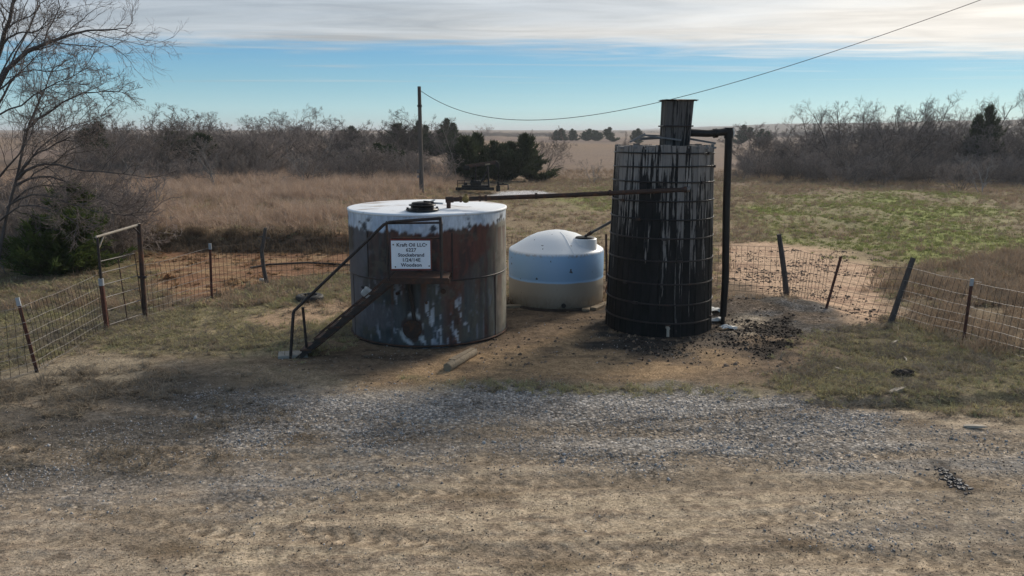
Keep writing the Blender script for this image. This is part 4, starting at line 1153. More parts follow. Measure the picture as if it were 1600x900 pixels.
# ------------------------------------------------------------------ fences
def t_post(b, top, label, tip=True, mat=None, group='steel fence posts'):
    """b: foot on the ground, top: where the post ends"""
    t = thing('steel_fence_post', b, label, 'fence post', group)
    d = (top - b); up = d.normalized()
    m = MB().beam(b - up * .08, top, .058, .010, (0, -1, 0)).beam(b - up * .08 + Vector((0, .02, 0)), top + Vector((0, .02, 0)), .010, .040, (0, -1, 0))
    m.build('shaft', mat or M_RUSTRED, t)
    L = d.length
    for k in range(1, int(L / .14)):
        MB().box(b + up * (k * .14) + Vector((0, -.010, 0)), (.016, .012, .022)).build('stud', mat or M_RUSTRED, t)
    if tip:
        MB().beam(top - up * .13, top + up * .01, .066, .020, (0, -1, 0)).build('painted_tip', M_WHITECAP, t)
    return t
def wood_post(pts, r0, r1, label, name='wooden_fence_post', knots=()):
    t = thing(name, pts[0], label, 'fence post', 'wooden fence posts')
    n = len(pts); ps = [pts[0] - Vector((0, 0, .1))]; rs = [r0]
    for i, p in enumerate(pts):
        ps.append(p); rs.append(r0 + (r1 - r0) * i / (n - 1))
    m = MB(); m.tube(ps, rs, 10)
    for i, v in enumerate(m.v):
        h = math.sin(i * 12.9898) * 43758.5453; h -= math.floor(h)
        m.v[i] = (v[0] + (h - .5) * .012, v[1] + ((h * 7) % 1 - .5) * .012, v[2])
    m.build('shaft', M_OLDWOOD, t)
    for p, d in knots:
        MB().tube([p, p + d], [.028, .012], 6).build('branch_stub', M_OLDWOOD, t)
    return t
def wire_panel(parent, A, B, h0, h1, rows, gap, mat, rad=.0050, sag=.02, lean=(0, 0), bottom=.04):
    """woven wire between the feet A and B: line wires and stay wires"""
    A, B = Vector(A), Vector(B); L = (B - A).length; n = max(3, int(L / .35))
    seed = rnd.randint(0, 9999)
    def P(f, k):
        x, y = A.x + (B.x - A.x) * f, A.y + (B.y - A.y) * f
        h = bottom + (h0 + (h1 - h0) * f - bottom) * k
        w = float(vnoise(f * L * 1.4, k * 3.0, seed)) - .5
        return Vector((x + lean[0] * k + w * .03, y + lean[1] * k + w * .05, gz(x, y) + h - sag * 4 * f * (1 - f) * (.4 + k) + w * .03))
    m = MB()
    for k in rows:
        m.tube([P(i / n, k) for i in range(n + 1)], rad, 3, False)
    m.build('line_wires', mat[0], parent)
    m = MB(); c = max(2, int(L / gap))
    for i in range(1, c):
        f = (i + rnd.uniform(-.12, .12)) / c
        m.tube([P(f, k) for k in (0, .3, .65, 1.0)], rad * .9, 3, False)
    m.build('stay_wires', mat[1], parent)
ROWS = (0, .13, .27, .42, .58, .76, 1.0)
# left of the gate
p_l0 = ground(-150, 640); p_l1 = ground(58, 582); p_gl = ground(167, 514); p_gr = ground(227, 496); p_l2 = ground(331, 466); p_l3 = ground(416, 444); p_l4 = ground(640, 424)
t_post(p_l1, at_y(27, 466, p_l1.y + .05), 'leaning red-rusted steel post with white tip in the left fence corner')
t_post(p_l2, at_y(328, 381, p_l2.y), 'upright thin rusted steel post with white tip between gate and wooden post')
w = [ground(417, 444), at_y(412, 418, p_l3.y), at_y(409, 392, p_l3.y), at_y(413, 372, p_l3.y), at_y(415, 356, p_l3.y)]
wood_post(w, .055, .045, 'crooked dark wooden fence post left of the steel tank', knots=[(w[3], Vector((.16, 0, .0))), (w[3] + Vector((0, 0, .03)), Vector((-.14, 0, .01)))])
f = thing('wire_fence', p_l1, 'woven wire fence running from the left edge up to the gate', 'fence', 'woven wire fences')
wire_panel(f, p_l0, p_l1, 1.15, 1.12, ROWS, .135, (M_GALV, M_RUSTWIRE))
wire_panel(f, p_l1, p_gl, 1.12, 1.10, ROWS, .135, (M_GALV, M_RUSTWIRE), lean=(-.10, 0))
f = thing('wire_fence', p_l2, 'woven wire fence from the gate past the crooked post behind the steel tank', 'fence', 'woven wire fences')
wire_panel(f, p_gr, p_l2, 1.12, 1.20, ROWS, .135, (M_GALV, M_RUSTWIRE))
wire_panel(f, p_l2, p_l3, 1.20, 1.16, ROWS, .135, (M_RUSTWIRE, M_RUSTWIRE))
wire_panel(f, p_l3, p_l4, 1.16, 1.1, ROWS, .135, (M_RUSTWIRE, M_RUSTWIRE))
# behind the tanks and off to the right
p_b0 = ground(640, 424); p_b1 = ground(948, 440); p_b2 = ground(1228, 462); p_r1 = ground(1291, 482); p_r2 = ground(1391, 504); p_r3 = ground(1505, 534); p_r4 = ground(1720, 590)
t_post(p_b1, at_y(947, 366, p_b1.y), 'thin dark steel post between the plastic tank and the wooden tank', False, M_RUST)
w = [ground(1229, 462), at_y(1226, 430, p_b2.y), at_y(1222, 400, p_b2.y), at_y(1217, 366, p_b2.y)]
wood_post(w, .070, .052, 'dark bent wooden post standing behind the gravel heap right of the standpipe')
t_post(p_r1, at_y(1314, 401, p_r1.y + .1), 'thin rusted steel post tilted between the two wooden posts', False)
w = [ground(1392, 504), at_y(1406, 462, p_r2.y), at_y(1427, 403, p_r2.y)]
wood_post(w, .062, .048, 'straight dark wooden post leaning right where the fence turns')
t_post(p_r3, at_y(1519, 436, p_r3.y), 'red-rusted steel post with pale tip nearest the right edge')
f = thing('wire_fence', p_b1, 'rusty wire fence stretched behind the plastic and wooden tanks', 'fence', 'woven wire fences')
wire_panel(f, p_b0, p_b1, 1.1, 1.1, ROWS, .135, (M_RUSTWIRE, M_RUSTWIRE))
wire_panel(f, p_b1, p_b2, 1.1, 1.18, ROWS, .135, (M_RUSTWIRE, M_RUSTWIRE))
f = thing('wire_fence', p_r2, 'sagging wire fence running from the bent post to the right edge', 'fence', 'woven wire fences')
wire_panel(f, p_b2, p_r1, 1.16, 1.05, ROWS, .135, (M_RUSTWIRE, M_RUSTWIRE), lean=(.08, 0))
wire_panel(f, p_r1, p_r2, 1.05, 1.14, ROWS, .135, (M_RUSTWIRE, M_RUSTWIRE), lean=(.26, 0))
wire_panel(f, p_r2, p_r3, 1.16, 1.12, ROWS, .135, (M_GALV, M_RUSTWIRE), lean=(.22, 0))  # pale line wires here and next: caught sunlight put into their colour
wire_panel(f, p_r3, p_r4, 1.12, 1.15, ROWS, .135, (M_GALV, M_RUSTWIRE), lean=(.10, 0))

def gate():
    a, b = p_gl, p_gr
    at, bt = at_y(152, 370, a.y), at_y(217, 351, b.y)
    am = at_y(158, 440, a.y)
    t = thing('gate_frame', a, 'tall pipe gate frame with a crossbar in the left fence', 'gate frame')
    MB().tube([a - Vector((0, 0, .08)), am, am + Vector((-.005, 0, .05))], .045, 10).build('lower_post', M_RUSTRED, t)
    MB().tube([am - Vector((0, 0, .08)), am + Vector((0, 0, .06))], .051, 10).build('painted_band', M_WHITECAP, t)
    MB().tube([am - Vector((0, 0, .1)), at], .026, 8).build('upper_post', M_DARKSTEEL, t)
    MB().tube([b - Vector((0, 0, .08)), bt + Vector((0, 0, .02))], .050, 10).build('hinge_post', M_RUST, t)
    MB().tube([at + (at - bt) * .03, bt + (bt - at) * .03], .026, 8).build('crossbar', M_PALEWOOD, t)
    d = bt - at
    MB().tube([at + d * .16, at + (am - at) * .28], .014, 6).build('corner_brace', M_PALEWOOD, t)
    MB().tube([bt - d * .16, bt + Vector((.03, 0, -.22))], .018, 6).build('corner_brace', M_DARKSTEEL, t)
    MB().tube([bt + (b - bt) * .56 + Vector((-.08, -.02, 0)), bt + (b - bt) * .56 + Vector((.09, -.02, 0))], .028, 8).build('hinge', M_DARKSTEEL, t)
    g = thing('wire_gate', (a + b) / 2, 'narrow walk-through gate of pale wire rails hung in the pipe frame', 'gate')
    a2, b2 = a + (b - a) * .07, b - (b - a) * .05
    for h in (.07, .37, .63, .89, 1.13, 1.36):
        MB().tube([a2 + Vector((-.04 * h, 0, h)), b2 + Vector((-.05 * h, 0, h + .02))], .010, 6).build('rail', M_GALV, g)
    m = a2 + (b2 - a2) * .52
    MB().tube([m + Vector((0, 0, .05)), m + Vector((-.07, 0, 1.37))], .011, 6).build('stay', M_RUST, g)
    for q in (a2, b2):
        MB().tube([q + Vector((0, 0, .05)), q + Vector((-.06, 0, 1.37))], .009, 6).build('end_stay', M_RUST, g)
gate()

# ------------------------------------------------------------------ utility pole and overhead wire
def utility_pole():
    y = 45.0
    b = at_y(659, 303, y); b.z = gz(b.x, b.y); top = at_y(655, 135, y)
    t = thing('utility_pole', b, 'slim weathered wooden utility pole rising out of the dry grass', 'utility pole')
    MB().tube([b - Vector((0, 0, .3)), b + (top - b) * .5, top], [.135, .115, .095], 12).build('shaft', M_POLE, t)
    p = b + (top - b) * .82
    MB().tube([p - Vector((0, 0, .05)), p + Vector((0, 0, .06))], .135, 12).build('band', M_DARKSTEEL, t)
    MB().tube([p + Vector((0, -.11, 0)), top + Vector((0, -.10, -.1))], .035, 8).build('conduit', M_DARKSTEEL, t)
    for v, s in ((268, .15), (276, .11)):
        q = at_y(653.5, v, y - .16)
        MB().box(q, (s, .12, s * 1.3), (0, 0, 0), .02).build('meter_box', M_GALV, t)
    A = top + Vector((.1, 0, -.25))
    MB().tube([top + Vector((0, 0, -.22)), A], .03, 6).build('insulator', M_GALV, t)
    B = at_y(1640, -40, 10.0)
    w = thing('overhead_wire', A, 'single dark overhead wire sagging from the pole up to the right', 'cable')
    S = WIRE_SAG
    pts = [A + (B - A) * f - Vector((0, 0, S * 4 * f * (1 - f))) for f in [i / 60 for i in range(61)]]
    r = [.017 - .013 * i / 60 for i in range(61)]
    MB().tube(pts, r, 5, False).build('cable', M_RUBBER, w)
WIRE_SAG = 1.625
utility_pole()

# ------------------------------------------------------------------ pump jack
def pump_jack():
    y = 50.0; k = y / FPX
    def p(u, v, dy=0.0): return at_y(u, v, y + dy)
    b = p(738, 297); b.z = gz(b.x, b.y)
    off = Vector((0, 0, 0))
    t = thing('pump_jack', b, 'small black oil pump jack on a skid before the cedars', 'pump jack')
    K = noisy('black_machine_paint', (.012, .011, .011), (.03, .026, .024), 6, rough=.6, bump=.2, spec=.15)
    for dy in (-.45, .45):
        MB().beam(p(712, 295, dy), p(772, 295, dy), .12, .18).build('skid_beam', K, t)
    for u in (716, 735, 752, 768):
        MB().beam(p(u, 296, -.6), p(u, 296, .6), .14, .12).build('skid_tie', K, t)
    MB().box(p(743, 291.5), (42 * k, .8, .20)).build('bed', K, t)
    bx = MB().box(p(744, 286.5), (16 * k, .7, 9 * k), (0, 0, 0), .10).build('gearbox', K, t)
    MB().tube([p(739, 286, -.45), p(739, 286, -.36)], 4.6 * k, 18).build('flywheel', K, t)
    MB().tube([p(739, 286, .36), p(739, 286, .45)], 4.6 * k, 18).build('flywheel', K, t)
    m = MB().tube([p(724.5, 287.5), p(730, 287.5)], 2.4 * k, 14).build('motor', K, t)
    for dy in (-.32, .32):
        MB().tube([p(764, 293, dy), p(762, 258, dy * .3)], .055, 8).build('samson_post', K, t)
        MB().tube([p(751, 286, dy), p(761, 268, dy * .3)], .06, 8).build('samson_brace', K, t)
    MB().tube([p(743, 285, -.3), p(743.5, 259, -.2)], .035, 8).build('pitman_arm', K, t)
    MB().tube([p(743, 285, .3), p(743.5, 259, .2)], .035, 8).build('pitman_arm', K, t)
    bm = MB().beam(p(728, 260), p(776, 253.5), .16, .20).build('walking_beam', M_RUST, t)
    MB().box(p(729, 262), (9 * k, .4, 7 * k), (0, R(8), 0), .05).build('counterweight', K, t)
    MB().box(p(762, 256.5), (8 * k, .3, 2.5 * k), (0, R(-8), 0)).build('saddle_bearing', M_TIMBER, t)
    hd = [p(774, 251), p(779, 254), p(780.5, 259), p(779, 264), p(775.5, 259)]
    vs = [q + Vector((0, -.12, 0)) for q in hd] + [q + Vector((0, .12, 0)) for q in hd]
    n = len(hd)
    MB().add(vs, [tuple(range(n)), tuple(range(2 * n - 1, n - 1, -1))] + [(i + n, (i + 1) % n + n, (i + 1) % n, i) for i in range(n)]).build('horse_head', K, t)
    MB().tube([p(779.5, 262), p(778.5, 292)], .018, 6).build('bridle', K, t)
    for u in (715, 726, 737, 748):
        MB().tube([p(u, 295, -.62), p(u, 282, -.62)], .022, 6).build('guard_post', K, t)
    for v in (282, 287):
        MB().tube([p(715, v, -.62), p(750, v - 1, -.62)], .018, 6).build('guard_rail', K, t)
    w = thing('wellhead', Vector((p(778.5, 297).x, y, gz(p(778.5, 297).x, y))), 'black wellhead with a side flow line beside the pump jack', 'wellhead')
    q = p(778.5, 296.5)
    MB().tube([q - Vector((0, 0, .1)), p(778.5, 290)], .13, 12).build('casing_head', K, w)
    MB().tube([p(778.5, 291), p(778.5, 284)], .07, 10).build('stuffing_box', K, w)
    MB().tube([p(778.5, 288), p(786, 288), p(794, 288.5), p(794, 296.5)], .045, 8).build('flow_line', K, w)
    MB().tube([p(786, 288), p(786, 286)], .07, 8).build('valve', K, w)
pump_jack()

# ------------------------------------------------------------------ small things on the ground
def plank(name, c, size, rot, mat, label, cat, group=None, bev=.008):
    c = Vector(c)
    o = MB().box(c, size, rot, bev).build(name, mat, None, c)
    return tag(o, label, cat, group)
def timber():
    a, b = ground(699, 580), ground(741, 555)
    t = thing('square_timber', (a + b) / 2, 'short pale split timber lying in front of the steel tank', 'timber')
    up = Vector((0, 0, .06))
    MB().tube([a + up, a + (b - a) * .02 + up * 1.02, a + (b - a) * .5 + up * 1.05, b + up * .98], [.078, .085, .083, .075], 7).build('lower_half', M_TIMBER, t)
    d = (b - a); MB().beam(a + d * .2 + Vector((-.02, .01, .135)), b - d * .02 + Vector((-.015, .01, .13)), .12, .022, w1=.08, h1=.02).build('split_half', M_TIMBER, t)
timber()
c = POLY_C
for k, (dx, dy, L, rz, lab) in enumerate(((-.98, -.70, .62, .25, 'pale beam end under the plastic tank beside the steel tank'), (.62, -.92, .34, 1.45, 'short flat board under the plastic tank front, second from the right'),
        (.90, -.72, .50, 1.0, 'flat pallet board at the right front edge of the plastic tank'), (1.10, -.42, .44, .72, 'rearmost flat board at the right foot of the plastic tank'))):
    p = Vector((c.x + dx, c.y + dy, 0)); p.z = gz(p.x, p.y) + .025
    plank('ground_board', p, (L, .17, .06), (0, 0, rz), M_TIMBER, lab, 'board', 'boards under the plastic tank')
p = Vector((c.x, c.y, gz(c.x, c.y) + .012))
MB().lathe([(.0, .03), (POLY_R + .02, .03), (POLY_R + .04, .0), (POLY_R + .05, -.06)], p, 48).build('tank_base', M_DARKCLOD, None, p)
tag(bpy.data.objects['tank_base'], 'thin dark base pad showing under the plastic tank', 'base pad')

def tyre():
    p = ground(484, 470) + Vector((0, 0, .035))
    t = thing('old_tyre', p, 'old worn tyre lying flat in the grass behind the stair handrail', 'tyre')
    prof = [(.17, -.04), (.20, -.065), (.27, -.07), (.315, -.045), (.32, 0), (.315, .045), (.27, .07), (.20, .065), (.17, .04), (.165, .0), (.17, -.04)]
    MB().lathe(prof, p + Vector((0, 0, .04)), 36).build('tread', M_RUBBER, t)
    MB().torus(p + Vector((0, 0, .10)), .19, .016, 32, 6).build('bead', M_RUBBER, t)
tyre()

def hose():
    pts = []
    for u, v in ((392, 421), (420, 416), (480, 413), (520, 415), (560, 418), (620, 420)):
        q = ground(u, v); pts.append(q + Vector((0, 0, .05)))
    o = MB().tube(pts, .030, 8).build('flow_line', M_BLACKPIPE, None, pts[0])
    tag(o, 'black pipeline lying along the ground behind the left fence', 'pipe')
hose()
def leaning_bar():
    a, b = ground(946, 456), at_y(965, 392, 16.4)
    o = MB().tube([a - Vector((0, 0, .03)), b], .030, 8).build('leaning_pipe', M_RUSTRED, None, a)
    tag(o, 'rusty pipe leaning against the left side of the wooden tank', 'pipe')
leaning_bar()
def stick(u, v, L, ang, w, h, label, mat=M_PALEWOOD, name='wood_scrap', tilt=0.06):
    p = ground(u, v); n = 5
    d = Vector((math.cos(ang), math.sin(ang), 0)); s = Vector((-d.y, d.x, 0))
    pts = [p + d * (L * (i / (n - 1) - .5)) + s * rnd.uniform(-.01, .01) + Vector((0, 0, h * .55 + tilt * L * i / (n - 1))) for i in range(n)]
    m = MB()
    for i in range(n - 1):
        tw = (.55, 1.0, .95, .8, .4); m.beam(pts[i], pts[i + 1] + (pts[i + 1] - pts[i]) * .03, w * tw[i] * rnd.uniform(.9, 1.1), h * tw[i], w1=w * tw[i + 1], h1=h * tw[i + 1])
    o = m.build(name, mat, None, p)
    return tag(o, label, 'wood scrap', 'bleached wood scraps')
stick(1398, 536, .26, .75, .045, .03, 'short bleached stick on the grass below the leaning wooden post')
stick(1312, 579, .22, 2.0, .05, .03, 'small upright-lying pale wood chip left of the dark lump')
stick(1402, 612, .38, .55, .085, .035, 'wider pale board scrap lying just below the dark lump')
stick(1523, 669, .28, -.25, .07, .035, 'white wood scrap at the edge of the road near the right side')
stick(1415, 562, .24, 1.3, .022, .02, 'thin pale twig standing up between the stick and the board scrap')
def lump():
    p = ground(1412, 586) + Vector((0, 0, .03)); m = MB(); vs = []; fs = []; n, k = 14, 8
    for i in range(k):
        f = math.pi * (i + .5) / k
        for j in range(n):
            a = 2 * math.pi * j / n
            q = 1 + .5 * (float(vnoise(3 * math.cos(a) + 9, 3 * math.sin(a) + 4 * i / k, 5)) - .5)
            vs.append(p + Vector((.17 * q * math.sin(f) ** .6 * math.cos(a), .10 * q * math.sin(f) ** .6 * math.sin(a), .065 * q * math.cos(f))))
    for i in range(k - 1):
        for j in range(n): fs.append((i * n + j, (i + 1) * n + j, (i + 1) * n + (j + 1) % n, i * n + (j + 1) % n))
    m.add(vs, fs + [tuple(range(n)), tuple((k - 1) * n + j for j in range(n - 1, -1, -1))])
    tag(m.build('dark_lump', M_DARKCLOD, None, p), 'dark block of dried tar sitting on the right-hand grass', 'lump')
lump()
def rock_patch():
    M_WETROCK = noisy('shiny_black_rock', (.030, .028, .032), (.06, .056, .06), 9, rough=.6, bump=.5, spec=.25, c3=(.15, .14, .145), c3scale=5, c3lo=.5, c3hi=.62)
    a, b = ground(1466, 730), ground(1508, 766)
    t = thing('broken_asphalt', (a + b) / 2, 'narrow patch of shiny black broken asphalt at the lower right', 'asphalt')
    for k in range(90):
        f = rnd.random(); p = a + (b - a) * f
        p = Vector((p.x + rnd.gauss(0, .05), p.y + rnd.gauss(0, .05), 0)); p.z = gz(p.x, p.y) + .002
        s = rnd.uniform(.014, .04)
        m = MB(); n = 5; top = []; bot = []
        for i in range(n):
            g = 2 * math.pi * i / n + rnd.uniform(-.3, .3); rr = s * rnd.uniform(.6, 1.05)
            bot.append(p + Vector((rr * math.cos(g), rr * math.sin(g) * .8, -.015))); top.append(p + Vector((rr * .8 * math.cos(g), rr * .65 * math.sin(g), rnd.uniform(.006, .018))))
        m.add(bot + top, [tuple(range(n, 2 * n))] + [(i, (i + 1) % n, n + (i + 1) % n, n + i) for i in range(n)])
        m.build('chunk', M_WETROCK, t)
rock_patch()
def scrap_at_foot():
    """torn liner and trash at the right foot of the wooden tank"""
    for k, (u, v, s, lab) in enumerate(((1112, 488, .20, 'crumpled white liner scrap beside the wooden tank, upper piece'), (1118, 503, .16, 'torn white liner scrap between the wooden tank and the standpipe'), (1137, 515, .15, 'small white liner scrap at the foot of the standpipe'))):
        p = ground(u, v); m = MB(); g = 6; vs = []; fs = []
        sd = rnd.randint(0, 999)
        for i in range(g + 1):
            for j in range(g + 1):
                x, y = (i / g - .5), (j / g - .5)
                z = .16 * s / .2 * float(fbm(i * .8, j * .8, 3, sd)) * (1.1 - 1.5 * (x * x + y * y))
                vs.append(p + Vector((x * 2 * s + .3 * s * float(vnoise(i, j, sd + 1)), y * 1.4 * s + .3 * s * float(vnoise(i, j, sd + 2)), z + .01)))
        for i in range(g):
            for j in range(g):
                q = i * (g + 1) + j; fs.append((q, q + g + 1, q + g + 2, q + 1))
        nv = len(vs); m.add(vs + [Vector(q) - Vector((0, 0, .006)) for q in vs], fs + [tuple(z + nv for z in f2[::-1]) for f2 in fs])
        tag(m.build('liner_scrap', M_WHITEPLASTIC, None, p), lab, 'plastic scrap', 'white liner scraps')
scrap_at_foot()
p = ground(409, 440) + Vector((0, 0, .04))
tag(MB().box(p, (.12, .08, .09), (.2, .3, .4), .02).build('white_cup', M_WHITEPLASTIC, None, p), 'small white cup lying beside the crooked wooden post', 'litter')

# ------------------------------------------------------------------ trees
def sweep(P, Rd, sides):
    """tubes for a batch of branches: P (b,k,3), Rd (b,k) -> V, F"""
    b, k, _ = P.shape
    D = np.gradient(P, axis=1); D /= np.linalg.norm(D, axis=2, keepdims=True) + 1e-9
    ref = np.where(np.abs(D[:, :1, 2:3]) > .85, np.array([1., 0, 0]), np.array([0, 0, 1.]))
    A = np.cross(D, np.broadcast_to(ref, D.shape)); A /= np.linalg.norm(A, axis=2, keepdims=True) + 1e-9
    B = np.cross(D, A)
    th = np.arange(sides) * 2 * math.pi / sides
    V = P[:, :, None] + Rd[:, :, None, None] * (A[:, :, None] * np.cos(th)[:, None] + B[:, :, None] * np.sin(th)[:, None])
    base = np.arange(b)[:, None, None] * k * sides + np.arange(k - 1)[None, :, None] * sides
    j = np.arange(sides)[None, None]
    F = np.stack([base + j, base + (j + 1) % sides, base + sides + (j + 1) % sides, base + sides + j], -1)
    return V.reshape(-1, 3), F.reshape(-1, 4)
def joined(batches):
    Vs, Fs, o = [], [], 0
    for V, F in batches:
        Vs.append(V); Fs.append(F + o); o += len(V)
    return np.concatenate(Vs), np.concatenate(Fs)
def grow(P, Rd, n, t0, t1, ang, length, K, wander, up, r, rscale=.55, rmin=.004, taper=.35):
    """n children on every branch of the batch"""
    b, k, _ = P.shape
    t = (t0 + (t1 - t0) * (np.arange(n)[None] + r.uniform(0, 1, (b, n))) / n) * (k - 1)
    i = np.clip(t.astype(int), 0, k - 2); f = (t - i)[..., None]
    bi = np.arange(b)[:, None]
    p0 = P[bi, i] * (1 - f) + P[bi, i + 1] * f
    d = P[bi, i + 1] - P[bi, i]; d /= np.linalg.norm(d, axis=2, keepdims=True) + 1e-9
    rad = (Rd[bi, i] * (1 - f[..., 0]) + Rd[bi, i + 1] * f[..., 0]) * rscale
    q = r.normal(0, 1, d.shape); q -= d * (q * d).sum(2, keepdims=True); q /= np.linalg.norm(q, axis=2, keepdims=True) + 1e-9
    a = ang * r.uniform(.65, 1.35, d.shape[:2])[..., None]
    c = d * np.cos(a) + q * np.sin(a)
    c[..., 2] += up; c /= np.linalg.norm(c, axis=2, keepdims=True)
    plen = np.linalg.norm(P[:, -1] - P[:, 0], axis=1)[:, None]
    L = (length * plen * (1.1 - .6 * t / (k - 1)) * r.uniform(.6, 1.3, t.shape))[..., None]
    pts = [p0]; cur = c
    for s in range(1, K):
        cur = cur + r.normal(0, wander, cur.shape); cur[..., 2] += up * .25
        cur /= np.linalg.norm(cur, axis=2, keepdims=True)
        pts.append(pts[-1] + cur * L / (K - 1))
    C = np.stack(pts, 2).reshape(b * n, K, 3)
    rad = np.maximum(rad.reshape(-1), rmin)
    return C, rad[:, None] * np.linspace(1, taper, K)[None]
def bark(name, c1, c2, var=.38):
    m = new_mat(name); t = NT(m)
    n = t.noise(t.mapping(t.n('ShaderNodeNewGeometry').outputs['Position'], (5, 5, 2)), 1, 4, .6)
    c = t.scale(t.mix(t.rng(n, .3, .7), c1, c2), t.rng(t.random(), 0, 1, 1 - var, 1 + var))
    t.out(c, .92, 0, None, .15)
    return m
M_BARK = bark('grey_brown_bark', (.17, .142, .122), (.25, .208, .178))
M_TWIG = bark('grey_brown_twigs', (.20, .162, .138), (.275, .222, .19))
M_BARKD = bark('dark_bark', (.060, .051, .047), (.10, .086, .078))
M_TWIGD = bark('dark_twigs', (.13, .106, .094), (.19, .155, .138))
M_BARKT = bark('grey_limb_bark', (.085, .072, .066), (.14, .12, .11))
M_PALEBARK = bark('silvery_bark', (.20, .18, .165), (.27, .245, .225))
M_CEDAR = leafmat('cedar_foliage', (.034, .046, .024), (.066, .078, .040))
M_CEDARG = leafmat('greener_cedar_foliage', (.062, .092, .028), (.125, .145, .052))

def bare_meshes(seed, h, stems, spread, n1=7, n2=6, n3=5, n4=3, up=.10, twig=.0065, mats=None, wander=.16):
    r = np.random.default_rng(seed)
    K = 7
    P = np.zeros((stems, K, 3)); az = r.uniform(0, 2 * math.pi, stems)
    for s in range(stems):
        d = np.array([math.cos(az[s]) * spread * r.uniform(.3, 1), math.sin(az[s]) * spread * r.uniform(.3, 1), 1.0])
        p = np.array([math.cos(az[s]), math.sin(az[s]), 0]) * (.12 if stems > 1 else 0) + np.array([0, 0, -.15]); L = h * r.uniform(.75, 1.0)
        for k in range(K):
            P[s, k] = p; d = d + r.normal(0, wander, 3) * np.array([1, 1, .4]); d /= np.linalg.norm(d); p = p + d * L / (K - 1)
    R0 = (.0125 * h * r.uniform(.7, 1.1, stems) / math.sqrt(stems) * 1.4)[:, None] * np.linspace(1, .25, K)[None]
    P1, R1 = grow(P, R0, n1, .12, .97, .75, .52, 6, .20, up, r, .55, .012)
    P2, R2 = grow(P1, R1, n2, .2, 1.0, .70, .50, 5, .22, up * .7, r, .6, .009)
    P3, R3 = grow(P2, R2, n3, .15, 1.0, .65, .55, 4, .25, up * .5, r, .7, twig)
    P4, R4 = grow(P3, R3, n4, .15, 1.0, .6, .6, 3, .2, up * .4, r, .8, twig * .8, .5)
    V, F = joined([sweep(P, R0, 7), sweep(P1, R1, 5)])
    tr = mesh_np('trunk', V, F, (mats or (M_BARK, M_TWIG))[0], True)
    V, F = joined([sweep(P2, R2, 3), sweep(P3, R3, 3), sweep(P4, R4, 3)])
    cr = mesh_np('crown', V, F, (mats or (M_BARK, M_TWIG))[1])
    return tr, cr
def leaf_faces(C, N, size, r, flat=.24):
    """small pointed sprays at C growing along N"""
    n = len(C)
    N = N / (np.linalg.norm(N, axis=1, keepdims=True) + 1e-9)
    q = r.normal(0, 1, (n, 3)); S = np.cross(N, q); S /= np.linalg.norm(S, axis=1, keepdims=True) + 1e-9
    L = (size * r.uniform(.6, 1.4, n))[:, None]
    V = np.stack([C - S * L * flat * .5, C + S * L * flat * .5, C + N * L + S * L * .05], 1).reshape(-1, 3)
    F = np.arange(n * 3).reshape(-1, 3)
    return V, F
def cedar_meshes(seed, h, width, mat, nb=130, per=70, leaf=.30, lobes=1):
    r = np.random.default_rng(seed)
    K = 6
    T = np.zeros((lobes, K, 3))
    for s in range(lobes):
        o = r.normal(0, width * .28, 2) if lobes > 1 else np.zeros(2)
        hh = h * (1 if s == 0 else r.uniform(.55, .95))
        for k in range(K):
            f = k / (K - 1); T[s, k] = (o[0] * min(1, f * 2) + r.normal(0, .03), o[1] * min(1, f * 2) + r.normal(0, .03), hh * f - .1)
    R0 = np.full((lobes, 1), .022 * h) * np.linspace(1, .15, K)[None]
    BP, BR = [], []
    for s in range(lobes):
        for b in range(nb):
            f = .03 + .96 * ((b + r.uniform(0, 1)) / nb) ** 1.25
            i = min(int(f * (K - 1)), K - 2); g = f * (K - 1) - i
            p = T[s, i] * (1 - g) + T[s, i + 1] * g
            prof = min(1, .7 + f * 1.8) * (1 - f) ** .80 * 1.12
            L = width * .5 * prof * r.uniform(.35, 1.4) / (1.25 if lobes > 1 else 1) + .03
            a = r.uniform(0, 2 * math.pi); d = np.array([math.cos(a), math.sin(a), .25 + .5 * f])
            pts = [p + d * L * q + np.array([0, 0, .18 * L * q * q]) for q in np.linspace(0, 1, 4)]
            BP.append(pts); BR.append(np.linspace(.016, .006, 4))
    BP, BR = np.array(BP), np.array(BR)
    V, F = joined([sweep(T, R0, 7), sweep(BP, BR, 3)])
    tr = mesh_np('trunk', V, F, M_BARKD, True)
    t = r.uniform(.08, 1.02, (len(BP), per)) * 3
    i = np.clip(t.astype(int), 0, 2); f = (t - i)[..., None]; bi = np.arange(len(BP))[:, None]
    C = BP[bi, i] * (1 - f) + BP[bi, i + 1] * f
    D = (BP[:, -1] - BP[:, 0])[:, None]; D = D / np.linalg.norm(D, axis=2, keepdims=True)
    C = (C + r.normal(0, .06, C.shape) * (h / 4)).reshape(-1, 3)
    N = (D + r.normal(0, .55, (len(BP), per, 3)) + np.array([0, 0, .45])).reshape(-1, 3)
    V, F = leaf_faces(C, N, leaf, r)
    return tr, mesh_np('crown', V, F, mat)
def place_tree(name, meshes, loc, rot, scale, label, cat='tree', group=None):
    t = thing(name, loc, label, cat, group)
    t.rotation_euler = (0, 0, rot); t.scale = scale if hasattr(scale, '__len__') else (scale,) * 3
    for nm, me in zip(('trunk', 'crown'), meshes):
        o = bpy.data.objects.new(nm, me); COL.objects.link(o); o.parent = t
    return t
def spot(u, y):
    """on the ground at distance y in the direction of photo column u"""
    x = (u - 800) / FPX * (y * math.cos(PITCH) + 3.5 * math.sin(PITCH))
    return Vector((x, y, gz(x, y)))
